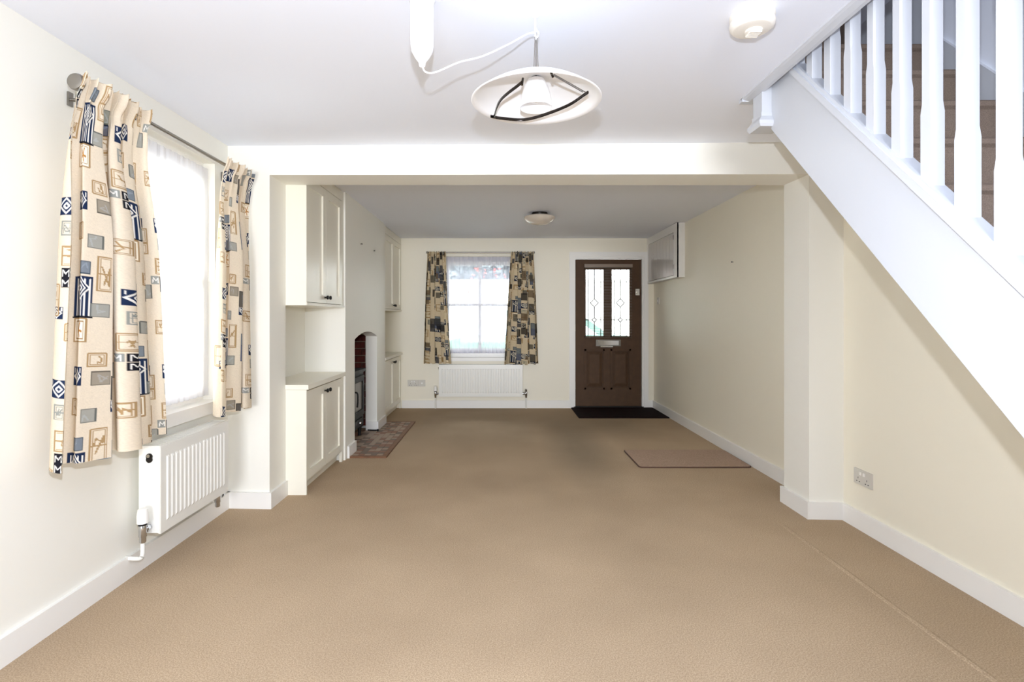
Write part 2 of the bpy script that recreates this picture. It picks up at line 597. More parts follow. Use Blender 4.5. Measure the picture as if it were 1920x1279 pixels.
# ------------------------------------------------------------------ window 1 (left wall) and window 2 (back wall)
def sash_window(name, frame_axis, a0, a1, z0, z1, d_in, d_out, sillspec, rails, mull, side=0.055, top=0.10, bot=0.09):
    """frame_axis 'y': the window lies in the left wall (depth along x); 'x': in the back wall (depth along y)"""
    def B(bm, p0, p1, q0, q1, zz0, zz1):
        if frame_axis == 'y':
            box(bm, min(q0, q1), max(q0, q1), p0, p1, zz0, zz1)
        else:
            box(bm, p0, p1, min(q0, q1), max(q0, q1), zz0, zz1)
    bm = NB()
    B(bm, a0, a0 + side * 0.5, d_in, d_out, z0, z1)
    B(bm, a1 - side * 0.5, a1, d_in, d_out, z0, z1)
    B(bm, a0 + side * 0.5, a1 - side * 0.5, d_in, d_out, z1 - top * 0.5, z1)
    B(bm, a0 + side * 0.5, a1 - side * 0.5, d_in, d_out, z0, z0 + 0.03)
    wnd = struct(obj(name, bm, M['gloss'], None, 0.003))
    mid = rails
    dd = (d_out - d_in)
    for k, (s0, s1, e0, e1) in enumerate(((z0 + 0.03, mid + 0.018, 0.25, 0.5), (mid - 0.018, z1 - top * 0.5, 0.5, 0.75))):
        bm = NB()
        q0, q1 = d_in + dd * e0, d_in + dd * e1
        i0, i1 = a0 + side * 0.5, a1 - side * 0.5
        br = bot - 0.03 if k == 0 else 0.036
        tr = 0.036 if k == 0 else top * 0.5
        B(bm, i0, i0 + side * 0.6, q0, q1, s0, s1)
        B(bm, i1 - side * 0.6, i1, q0, q1, s0, s1)
        B(bm, i0 + side * 0.6, i1 - side * 0.6, q0, q1, s0, s0 + br)
        B(bm, i0 + side * 0.6, i1 - side * 0.6, q0, q1, s1 - tr, s1)
        B(bm, mull - 0.02, mull + 0.02, q0, q1, s0 + br, s1 - tr)
        sash = obj('sash', bm, M['gloss'], wnd, 0.003)
        qm = (q0 + q1) / 2
        for (p0, p1) in ((i0 + side * 0.6, mull - 0.02), (mull + 0.02, i1 - side * 0.6)):
            bm = NB()
            B(bm, p0, p1, qm - 0.002, qm + 0.002, s0 + br, s1 - tr)
            obj('pane', bm, M['glass'], sash)
    bm = NB()
    B(bm, *sillspec)
    obj('sill', bm, M['gloss'], wnd, 0.004)
    return wnd

sash_window('window_1', 'y', W1['y0'], W1['y1'], W1['z0'], W1['z1'], -1.79, -1.91,
            (2.1, 3.26, -1.683, -1.789, 0.64, 0.708), 1.43, 2.74)
sash_window('window_2', 'x', W2['x0'], W2['x1'], W2['z0'], W2['z1'], YB + 0.09, YB + 0.21,
            (-0.80, 0.24, YB - 0.035, YB + 0.089, 0.625, 0.672), 1.375, -0.27, side=0.05, top=0.11, bot=0.13)

# ------------------------------------------------------------------ door 1
bm = NB()
for (x0, x1, z0, z1) in ((0.925, 0.985, 0, 2.075), (1.915, 1.975, 0, 2.075), (0.985, 1.915, 2.015, 2.075)):
    box(bm, x0, x1, YB - 0.02, YB, z0, z1)
for (x0, x1, z0, z1) in ((0.966, 1.006, 0, 2.02), (1.894, 1.934, 0, 2.02), (1.006, 1.894, 1.984, 2.02)):
    box(bm, x0, x1, YB - 0.005, YB + 0.14, z0, z1)
d1 = struct(obj('door_1', bm, M['gloss'], None, 0.004))
DX0, DX1, DY0, DY1 = 1.009, 1.891, YB + 0.025, YB + 0.07
LX = ((1.143, 1.392), (1.491, 1.740))
GZ0, GZ1 = 0.951, 1.846
PZ0, PZ1 = 0.255, 0.77
bm = NB()
for (x0, x1, z0, z1) in ((DX0, LX[0][0], 0.022, 1.98), (LX[0][1], LX[1][0], 0.022, 1.98), (LX[1][1], DX1, 0.022, 1.98)):
    box(bm, x0, x1, DY0, DY1, z0, z1)
for (x0, x1) in LX:
    box(bm, x0, x1, DY0, DY1, 0.022, PZ0)
    box(bm, x0, x1, DY0, DY1, PZ1, GZ0)
    box(bm, x0, x1, DY0, DY1, GZ1, 1.98)
leaf = obj('door_leaf', bm, M['doorwood'], d1)
leaf['label'] = 'brown painted door with two leaded lights and two lower panels'
for (x0, x1) in LX:
    bm = NB()
    box(bm, x0 - 0.001, x1 + 0.001, DY0 + 0.02, DY1 - 0.01, PZ0, PZ1)
    hexa(bm, [(x0 + 0.06, DY0 + 0.004, PZ0 + 0.07), (x1 - 0.06, DY0 + 0.004, PZ0 + 0.07), (x1 - 0.02, DY0 + 0.021, PZ0 + 0.02), (x0 + 0.02, DY0 + 0.021, PZ0 + 0.02)],
         [(x0 + 0.06, DY0 + 0.004, PZ1 - 0.06), (x1 - 0.06, DY0 + 0.004, PZ1 - 0.06), (x1 - 0.02, DY0 + 0.021, PZ1 - 0.02), (x0 + 0.02, DY0 + 0.021, PZ1 - 0.02)])
    obj('door_panel', bm, M['doorwood'], leaf)
    bm = NB()
    for (a, b, c, d) in ((x0 - .012, x0 + .012, PZ0 - .012, PZ1 + .012), (x1 - .012, x1 + .012, PZ0 - .012, PZ1 + .012),
                         (x0 - .012, x1 + .012, PZ0 - .012, PZ0 + .012), (x0 - .012, x1 + .012, PZ1 - .012, PZ1 + .012),
                         (x0 - .012, x0 + .006, GZ0 - .012, GZ1 + .012), (x1 - .006, x1 + .012, GZ0 - .012, GZ1 + .012),
                         (x0 - .012, x1 + .012, GZ0 - .012, GZ0 + .006), (x0 - .012, x1 + .012, GZ1 - .006, GZ1 + .012)):
        box(bm, a, b, DY0 - 0.008, DY0 + 0.002, c, d)
    obj('panel_moulding', bm, M['doorwood'], leaf, 0.003, seg=1)
    bm = NB()
    box(bm, x0 - .001, x1 + .001, DY0 + 0.024, DY0 + 0.028, GZ0, GZ1)
    obj('door_glass', bm, M['glass'], leaf)
    # lead cames with the two diamonds
    bm = NB()
    xm = (x0 + x1) / 2
    q = DY0 + 0.022
    def came(p0, p1, r=0.0075):
        tube(bm, [(p0[0], q, p0[1]), (p1[0], q, p1[1])], r, 6)
    zd1, zd2 = 1.172, 1.40
    dx, dz = 0.030, 0.030
    for zd, sx, sz in ((zd1, 0.030, 0.030), (zd2, 0.055, 0.055)):
        came((xm - sx, zd), (xm, zd + sz)); came((xm, zd + sz), (xm + sx, zd))
        came((xm + sx, zd), (xm, zd - sz)); came((xm, zd - sz), (xm - sx, zd))
    came((xm, GZ0), (xm, zd1 - 0.03))
    came((xm, zd1 + 0.03), (xm, zd2 - 0.055))
    came((xm, zd2 + 0.055), (xm, GZ1))
    for xx in (x0 + 0.04, x1 - 0.04):
        came((xx, GZ0), (xx, GZ1), 0.006)
    came((x0, zd1), (xm - 0.03, zd1)); came((xm + 0.03, zd1), (x1, zd1))
    came((x0, GZ0 + 0.04), (x1, GZ0 + 0.04), 0.003)
    obj('lead_came', bm, M['lead'], leaf)
bm = NB()
box(bm, 1.283, 1.612, DY0 - 0.016, DY0, 0.822, 0.908)
M['dullsteel'] = mat('dull_steel', (104, 100, 92), 0.4, 1.0)
bm2 = obj('letter_plate', bm, M['dullsteel'], leaf, 0.004)
bm = NB()
box(bm, 1.340, 1.505, DY0 - 0.032, DY0 - 0.014, 0.808, 0.826)
box(bm, 1.310, 1.585, DY0 - 0.020, DY0 - 0.015, 0.835, 0.895)
lp = obj('letter_flap', bm, M['chrome'], leaf, 0.003)
bm = NB()
box(bm, 1.806, 1.860, DY0 - 0.03, DY0, 1.50, 1.585)
lathe(bm, [(0.018, 0), (0.018, 0.018), (0.013, 0.024)], (1.833, DY0 - 0.055, 1.54), 'y', 16)
obj('night_latch', bm, M['brass'], leaf, 0.003)
for z in (0.25, 1.02, 1.75):
    bm = NB()
    lathe(bm, [(0.007, 0), (0.007, 0.09)], (1.006, DY0 - 0.006, z), 'z', 10)
    obj('hinge', bm, M['brass'], leaf)
bm = NB()
box(bm, 0.985, 1.915, YB - 0.005, YB + 0.14, 0, 0.02)
obj('threshold', bm, M['hole'], d1)

bl = thing('door_blind', 'slim brown venetian blind hung over the leaded lights of the front door', 'blind', (1.44, DY0, 1.9))
bobj('headrail', (1.128, 1.768, DY0 - 0.032, DY0 - 0.009, 1.872, 1.915), mat('taupe_headrail', (132, 116, 100), 0.35), bl, 0.003)
bm = NB()
for i in range(46):
    z = 1.866 - i * 0.0205
    box(bm, 1.135, 1.762, DY0 - 0.028, DY0 - 0.013, z, z + 0.0012)
o = obj('slats', bm, M['steel'], bl)
o['kind'] = 'stuff'
bobj('bottom_rail', (1.132, 1.765, DY0 - 0.027, DY0 - 0.013, 0.915, 0.927), M['doorwood'], bl, 0.002)
for x in (1.2, 1.69):
    bm = NB()
    tube(bm, [(x, DY0 - 0.0205, 1.88), (x, DY0 - 0.0205, 0.92)], 0.0012, 5)
    obj('ladder_cord', bm, M['steel'], bl)

# ------------------------------------------------------------------ curtains
NAVY, TAN, GREY, INK, SLATE, CREAM = (38, 50, 78), (172, 142, 102), (148, 150, 144), (36, 36, 42), (98, 116, 134), (228, 214, 192)
def print_canvas(nu, nv, Wm, Hm, seed, dark=0.0):
    r = random.Random(seed)
    U, V = np.meshgrid(np.linspace(0, Wm, nu), np.linspace(0, Hm, nv))
    img = np.empty((nv, nu, 3), dtype=np.float32)
    img[:] = lin(CREAM)
    img *= (1 + 0.03 * rng.standard_normal((nv, nu, 1))).astype(np.float32)
    wash = np.sin(U * 9 + 1.3 + seed) * np.sin(V * 7 + seed * 2)
    img *= (1 - 0.04 * np.clip(wash, 0, 1))[..., None]
    px = Wm / nu
    white = np.array(lin((244, 240, 232)), dtype=np.float32)
    def region(x, y, w_, h_):
        m = (U >= x) & (U < x + w_) & (V >= y) & (V < y + h_)
        return m
    def put(m, col, a=1.0):
        img[m] = img[m] * (1 - a) + np.array(lin(col), dtype=np.float32) * a
    def stroke(p, q, wd, col):
        d = np.array(q) - np.array(p)
        L = max(1e-6, float(d @ d))
        x0, x1 = min(p[0], q[0]) - wd, max(p[0], q[0]) + wd
        y0, y1 = min(p[1], q[1]) - wd, max(p[1], q[1]) + wd
        i0, i1 = max(0, int(x0 / Wm * nu)), min(nu, int(x1 / Wm * nu) + 2)
        j0, j1 = max(0, int(y0 / Hm * nv)), min(nv, int(y1 / Hm * nv) + 2)
        if i1 <= i0 or j1 <= j0:
            return
        u, v = U[j0:j1, i0:i1] - p[0], V[j0:j1, i0:i1] - p[1]
        t = np.clip((u * d[0] + v * d[1]) / L, 0, 1)
        m = np.hypot(u - t * d[0], v - t * d[1]) < wd / 2
        img[j0:j1, i0:i1][m] = lin(col)
    def poly(pts, wd, col, closed=True):
        n = len(pts)
        for i in range(n if closed else n - 1):
            stroke(pts[i], pts[(i + 1) % n], wd, col)
    def rect(x, y, w_, h_, wd, col):
        poly([(x, y), (x + w_, y), (x + w_, y + h_), (x, y + h_)], wd, col)
    def diamond(cx, cy, rx, ry, wd, col):
        poly([(cx - rx, cy), (cx, cy - ry), (cx + rx, cy), (cx, cy + ry)], wd, col)
    WH = (240, 236, 228)
    def stripes(x, y, w_, h_):
        put(region(x, y, w_, h_), NAVY)
        for i in range(6):
            sx = x + w_ * (i + 0.7) / 6.2
            stroke((sx, y + 0.08 * h_), (sx, y + h_), w_ * 0.055, WH)
        cx, cy, R = x + w_ * 0.52, y + h_ * 0.30, w_ * 0.40
        m = (np.abs(U - cx) + np.abs(V - cy)) < R
        put(m, NAVY)
        for k in (1.0, 0.62, 0.26):
            diamond(cx, cy, R * k, R * k, 0.006, WH)
        stroke((x, y + h_ * 1.02), (x + w_, y + h_ * 1.02), 0.006, INK)
    def eye(x, y, s):
        put(region(x, y, s, s), NAVY)
        diamond(x + s / 2, y + s / 2, s * 0.42, s * 0.42, s * 0.09, WH)
        diamond(x + s / 2, y + s / 2, s * 0.16, s * 0.16, s * 0.09, WH)
        for a in (0.1, 0.9):
            stroke((x + s * a, y + s * 0.1), (x + s * (1 - a) * 0 + x * 0 + x + s * a, y + s * 0.3) if False else (x + s * a, y + s * 0.3), 0.004, WH)
    def boxmotif(x, y, w_, h_, col=TAN):
        rect(x, y, w_, h_, 0.005, col)
        rect(x + .006, y + .006, w_ - .012, h_ - .012, 0.0025, col)
        pts = [(x + r.uniform(.2, .8) * w_, y + r.uniform(.15, .85) * h_) for _ in range(5)]
        poly(pts, 0.0045, col, False)
        if h_ > w_ * 1.4:
            stroke((x, y + h_ / 2), (x + w_, y + h_ / 2), 0.004, col)
    def leafbox(x, y, s):
        put(region(x, y, s, s), (250, 240, 222))
        rect(x, y, s, s, 0.006, TAN)
        rect(x + .01, y + .01, s - .02, s - .02, 0.003, TAN)
        cx, cy = x + s * .5, y + s * .5
        for a, L in ((-2.4, .3), (-1.2, .32), (0.2, .26), (1.2, .3), (2.6, .2)):
            stroke((cx, cy), (cx + L * s * math.cos(a), cy + L * s * math.sin(a)), s * 0.1, (186, 134, 72))
    def block(x, y, w_, h_, col):
        m = region(x, y, w_, h_)
        put(m, col, 0.85)
        pts = [(x + r.uniform(.1, .9) * w_, y + r.uniform(.1, .9) * h_) for _ in range(4)]
        poly(pts, 0.005, tuple(int(c * .55 + 92) for c in col), False)
        rect(x, y, w_, h_, 0.003, tuple(int(c * .7) for c in col))
    def glyphs(x, y, s):
        for i in range(2):
            for j in range(2):
                if (i + j) % 2 == 0 or i:
                    put(region(x + i * s, y + j * s, s * .96, s * .96), INK if i else GREY)
                    a, b = x + i * s, y + j * s
                    poly([(a + .2 * s, b + .8 * s), (a + .25 * s, b + .2 * s), (a + .55 * s, b + .55 * s), (a + .8 * s, b + .2 * s), (a + .8 * s, b + .8 * s)], s * .1, WH, False)
    # one printed repeat: 0.46 x 0.66 m
    RW, RH = 0.46, 0.66
    ox, oy = r.uniform(-RW, 0), r.uniform(-RH, 0)
    for a in range(-1, int(Wm / RW) + 3):
        for b in range(-1, int(Hm / RH) + 3):
            x, y = ox + a * RW, oy + b * RH + (a % 2) * RH * 0.5
            if x > Wm or y > Hm or x + RW < 0 or y + RH < 0:
                continue
            stripes(x + .02, y + .06, .105, .15)
            leafbox(x + .025, y + .22, .085)
            block(x + .05, y + .005, .065, .045, SLATE)
            boxmotif(x - .045, y + .09, .05, .11)
            boxmotif(x + .135, y - .02, .04, .13)
            block(x + .12, y + .16, .05, .05, GREY)
            block(x + .20, y + .03, .06, .07, SLATE)
            block(x + .262, y + .05, .05, .05, (120, 126, 116))
            block(x + .20, y + .10, .07, .09, (60, 84, 128))
            block(x + .275, y + .105, .045, .04, NAVY)
            boxmotif(x + .275, y + .15, .06, .06)
            put(region(x + .21, y + .20, .05, .035), NAVY)
            for i in range(4):
                stroke((x + .216 + i * .012, y + .2), (x + .216 + i * .012, y + .225), .004, WH)
            boxmotif(x + .26, y + .215, .075, .045)
            eye(x + .215, y + .30, .055)
            boxmotif(x + .275, y + .29, .045, .085)
            glyphs(x + .34, y + .36, .036)
            block(x + .30, y + .40, .04, .06, GREY)
            boxmotif(x + .36, y + .28, .05, .07)
            eye(x + .37, y + .10, .065)
            boxmotif(x + .38, y + .19, .035, .05, GREY)
            eye(x + .03, y + .40, .07)
            boxmotif(x + .12, y + .35, .045, .05)
            block(x + .13, y + .42, .05, .05, (140, 132, 118))
            block(x + .185, y + .44, .045, .09, INK)
            eye(x + .185, y + .535, .045)
            boxmotif(x + .03, y + .52, .05, .06)
            boxmotif(x + .24, y + .53, .06, .09)
            block(x + .105, y + .56, .04, .05, GREY)
            eye(x + .40, y + .50, .045)
            boxmotif(x + .35, y + .56, .04, .06)
    if dark:
        # back-window pair: browner tint and dark patches add fold shade to the print
        img = img * np.array([0.82, 0.78, 0.66], dtype=np.float32)
        nb = int(Wm * Hm * 42)
        for _ in range(nb):
            x, y = r.uniform(-.03, Wm), r.uniform(-.03, Hm)
            s = r.choice((.05, .06, .075, .095))
            m = region(x, y, s, s * r.choice((1, 1, 1.3)))
            col = r.choice(((34, 32, 34), (62, 60, 58), (88, 84, 74), (110, 92, 70), (52, 56, 66)))
            img[m] = img[m] * 0.12 + np.array(lin(col), dtype=np.float32) * 0.88
    return np.clip(img, 0.01, 0.95)

def curtain(name, pos, a0t, a1t, a0b, a1b, zt, zb, folds, amp, step, seed, Wm, dark=0.0, bow=0.0, lift=0.0):
    H = zt - zb
    nu, nv = int(Wm / step), int(H / step)
    s, t = np.meshgrid(np.linspace(0, 1, nu), np.linspace(0, 1, nv))
    ph = 2 * np.pi * folds * (s + 0.035 * np.sin(2 * np.pi * (s * 1.6 + seed * .37)) + 0.02 * t * np.sin(4 * s + seed)) + seed
    wave = 2 * np.sqrt(np.sin(ph / 2) ** 2 + 0.012) ** 0.85 - 1.05 + 0.10 * np.sin(2.3 * ph + seed)
    wave = wave * (1 + 0.22 * np.sin(0.37 * ph + seed))
    zz = t * H
    hd = 0.085                                     # heading tape depth
    sm = np.clip((zz - hd) / 0.55, 0, 1)
    sm = sm * sm * (3 - 2 * sm)
    below = amp * (0.34 + 0.66 * sm) * wave
    pinch = np.exp(-((zz - hd) / 0.03) ** 2)
    ruff = 0.009 * np.sin(ph * 4 + 0.6) * np.exp(-(zz / 0.13) ** 2)
    head = amp * 0.40 * wave + 0.010 * (1 - zz / hd)
    k = 1 / (1 + np.exp(-(zz - hd) / 0.012))
    out = head * (1 - k) + below * k
    out = out * (1 - 0.45 * pinch) + ruff + lift * np.exp(-(zz / 0.16) ** 2)
    out = out + 0.02 * (t ** 1.5) * np.sin(2 * np.pi * s * 1.3 + seed)
    tb = t ** 0.85
    A0 = a0t + (a0b - a0t) * tb
    A1 = a1t + (a1b - a1t) * (tb + bow * np.sin(np.pi * t))
    a = A0 + (A1 - A0) * s
    lat = 0.55 * amp * np.sin(2 * ph + 0.5) * (0.35 + 0.65 * sm)
    a = a + lat * np.minimum(1, 6 * np.minimum(s, 1 - s))
    z = zt - zz + 0.008 * np.sin(ph) * t
    z[0, :] += 0.006 * np.sin(ph[0] * 4)
    X = np.empty((nv, nu, 3), dtype=np.float32)
    pos(X, a, out, z)
    me = bpy.data.meshes.new(name)
    nvt = nu * nv
    me.vertices.add(nvt)
    me.vertices.foreach_set('co', X.reshape(-1))
    idx = np.arange(nvt).reshape(nv, nu)
    quads = np.stack([idx[:-1, :-1], idx[:-1, 1:], idx[1:, 1:], idx[1:, :-1]], axis=-1).reshape(-1, 4)
    nf = len(quads)
    me.loops.add(nf * 4)
    me.polygons.add(nf)
    me.loops.foreach_set('vertex_index', quads.reshape(-1).astype(np.int32))
    me.polygons.foreach_set('loop_start', np.arange(0, nf * 4, 4, dtype=np.int32))
    me.polygons.foreach_set('use_smooth', np.ones(nf, dtype=bool))
    me.update(calc_edges=True)
    at = me.color_attributes.new('print', 'FLOAT_COLOR', 'POINT')
    img = print_canvas(nu, nv, Wm, H, seed, dark)
    rgba = np.ones((nvt, 4), dtype=np.float32)
    rgba[:, :3] = img.reshape(-1, 3)
    at.data.foreach_set('color', rgba.reshape(-1))
    me.materials.append(M['cloth'])
    o = bpy.data.objects.new(name, me)
    C.objects.link(o)
    return o

def pos_left(xm):
    def f(X, a, out, z):
        X[..., 0] = xm + out
        X[..., 1] = a
        X[..., 2] = z
    return f
def pos_back(ym):
    def f(X, a, out, z):
        X[..., 0] = a
        X[..., 1] = ym - out
        X[..., 2] = z
    return f

g = 'patterned curtains'
c = curtain('curtain', pos_left(-1.582), 1.958, 2.325, 1.872, 2.475, 2.102, 0.655, 4, 0.062, 0.0026, 3, 0.95, lift=0.034)
tag(c, 'wide cream curtain printed with navy and tan blocks, nearer side of left window', 'curtain', g)
c = curtain('curtain', pos_left(-1.580), 2.99, 3.338, 2.93, 3.338, 2.102, 0.655, 3, 0.050, 0.003, 8, 0.66, lift=0.032)
tag(c, 'narrow cream printed curtain between left window and the pier', 'curtain', g)
c = curtain('curtain', pos_back(7.0), -0.945, -0.705, -0.995, -0.635, 2.064, 0.605, 5, 0.056, 0.0045, 5, 0.95, 1.0, -0.25, lift=0.022)
tag(c, 'cream printed curtain with shade painted in, on back window, beside the socket side', 'curtain', g)
c = curtain('curtain', pos_back(7.0), 0.15, 0.44, 0.06, 0.505, 2.064, 0.595, 5, 0.056, 0.0045, 9, 1.05, 1.0, 0, lift=0.022)
tag(c, 'cream printed curtain with shade painted in, on back window, beside the front door', 'curtain', g)

# curtain rods
r1 = thing('curtain_rod', 'brushed steel curtain rod with disc finial above the left window', 'curtain rod', (-1.565, 2.6, 2.07))
bm = NB()
tube(bm, [(-1.565, 1.99, 2.072), (-1.565, 3.325, 2.072)], 0.0095, 14)
obj('pole', bm, M['steel'], r1, smooth=True)
bm = NB()
lathe(bm, [(0.012, 0.03), (0.018, 0.022), (0.030, 0.018), (0.032, 0.008), (0.028, 0.0), (0.02, -0.002)], (-1.565, 1.962, 2.072), 'y', 24)
obj('finial', bm, M['steel'], r1, smooth=True)
for y in (2.13, 3.30):
    bm = NB()
    tube(bm, [(-1.565, y, 2.066), (-1.64, y, 2.066), (-1.719, y, 2.072)], 0.007, 10)
    box(bm, -1.7195, -1.712, y - .012, y + .012, 2.045, 2.10)
    obj('bracket', bm, M['steel'], r1, smooth=True)
r2 = thing('curtain_rod', 'thin grey curtain rod above the back window', 'curtain rod', (-0.25, 7.0, 2.05))
bm = NB()
tube(bm, [(-0.955, 7.0, 2.058), (0.45, 7.0, 2.058)], 0.008, 12)
obj('pole', bm, M['steel'], r2, smooth=True)
for x in (-0.955, 0.45):
    bm = NB()
    lathe(bm, [(0.006, -0.012), (0.013, -0.008), (0.015, 0), (0.013, 0.008), (0.006, 0.012)], (x, 7.0, 2.058), 'x', 14)
    obj('finial', bm, M['steel'], r2, smooth=True)
for x in (-0.88, 0.38):
    bm = NB()
    tube(bm, [(x, 7.0, 2.049), (x, 7.099, 2.049)], 0.006, 8)
    obj('bracket', bm, M['steel'], r2)

# net curtains
def net(name, pos, a0, a1, zt, zb, folds, amp, m, hem=0.04, sweep=0.0):
    nu, nv = 260, 60
    s, t = np.meshgrid(np.linspace(0, 1, nu), np.linspace(0, 1, nv))
    ph = 2 * np.pi * folds * (s + 0.02 * np.sin(9 * s)) 
    out = amp * (np.sin(ph) + .4 * np.sin(2.3 * ph + 1)) * (0.6 + 0.4 * t)
    a = a0 + (a1 - a0) * s
    z = zt + (zb - zt) * t + sweep * (s - 0.5) * t
    X = np.empty((nv, nu, 3), dtype=np.float32)
    pos(X, a, out, z)
    idx = np.arange(nu * nv).reshape(nv, nu)
    quads = np.stack([idx[:-1, :-1], idx[:-1, 1:], idx[1:, 1:], idx[1:, :-1]], axis=-1).reshape(-1, 4)
    me = bpy.data.meshes.new(name)
    me.from_pydata(X.reshape(-1, 3).tolist(), [], quads.tolist())
    for p in me.polygons:
        p.use_smooth = True
    me.materials.append(m)
    o = bpy.data.objects.new(name, me)
    C.objects.link(o)
    # doubled heading and hem, a second layer of the same cloth
    for nm, za, zb_ in (('heading', zt + 0.012, zt - 0.05), ('hem', zb + hem, zb)):
        nv2 = 6
        s2, t2 = np.meshgrid(np.linspace(0, 1, nu), np.linspace(0, 1, nv2))
        ph2 = 2 * np.pi * folds * (s2 + 0.02 * np.sin(9 * s2)) 
        tt = (zt - (za + (zb_ - za) * t2)) / (zt - zb)
        o2 = amp * (np.sin(ph2) + .4 * np.sin(2.3 * ph2 + 1)) * (0.6 + 0.4 * tt) + 0.002
        X2 = np.empty((nv2, nu, 3), dtype=np.float32)
        pos(X2, a0 + (a1 - a0) * s2, o2, za + (zb_ - za) * t2 + sweep * (s2 - 0.5) * tt)
        i2 = np.arange(nu * nv2).reshape(nv2, nu)
        q2 = np.stack([i2[:-1, :-1], i2[:-1, 1:], i2[1:, 1:], i2[1:, :-1]], axis=-1).reshape(-1, 4)
        me2 = bpy.data.meshes.new(nm)
        me2.from_pydata(X2.reshape(-1, 3).tolist(), [], q2.tolist())
        me2.materials.append(m)
        p2 = bpy.data.objects.new(nm, me2)
        C.objects.link(p2)
        p2.parent = o
    return o
n1 = net('net_curtain', pos_left(-1.762), 2.17, 3.21, 2.085, 0.735, 16, 0.006, M['net'])
tag(n1, 'white net curtain across the left window', 'net curtain')
n2 = net('net_curtain', pos_back(YB + 0.05), W2['x0'] + 0.004, W2['x1'] - 0.004, 2.012, 0.725, 13, 0.006, M['net_back'])
tag(n2, 'sheer white net curtain across the back window', 'net curtain')

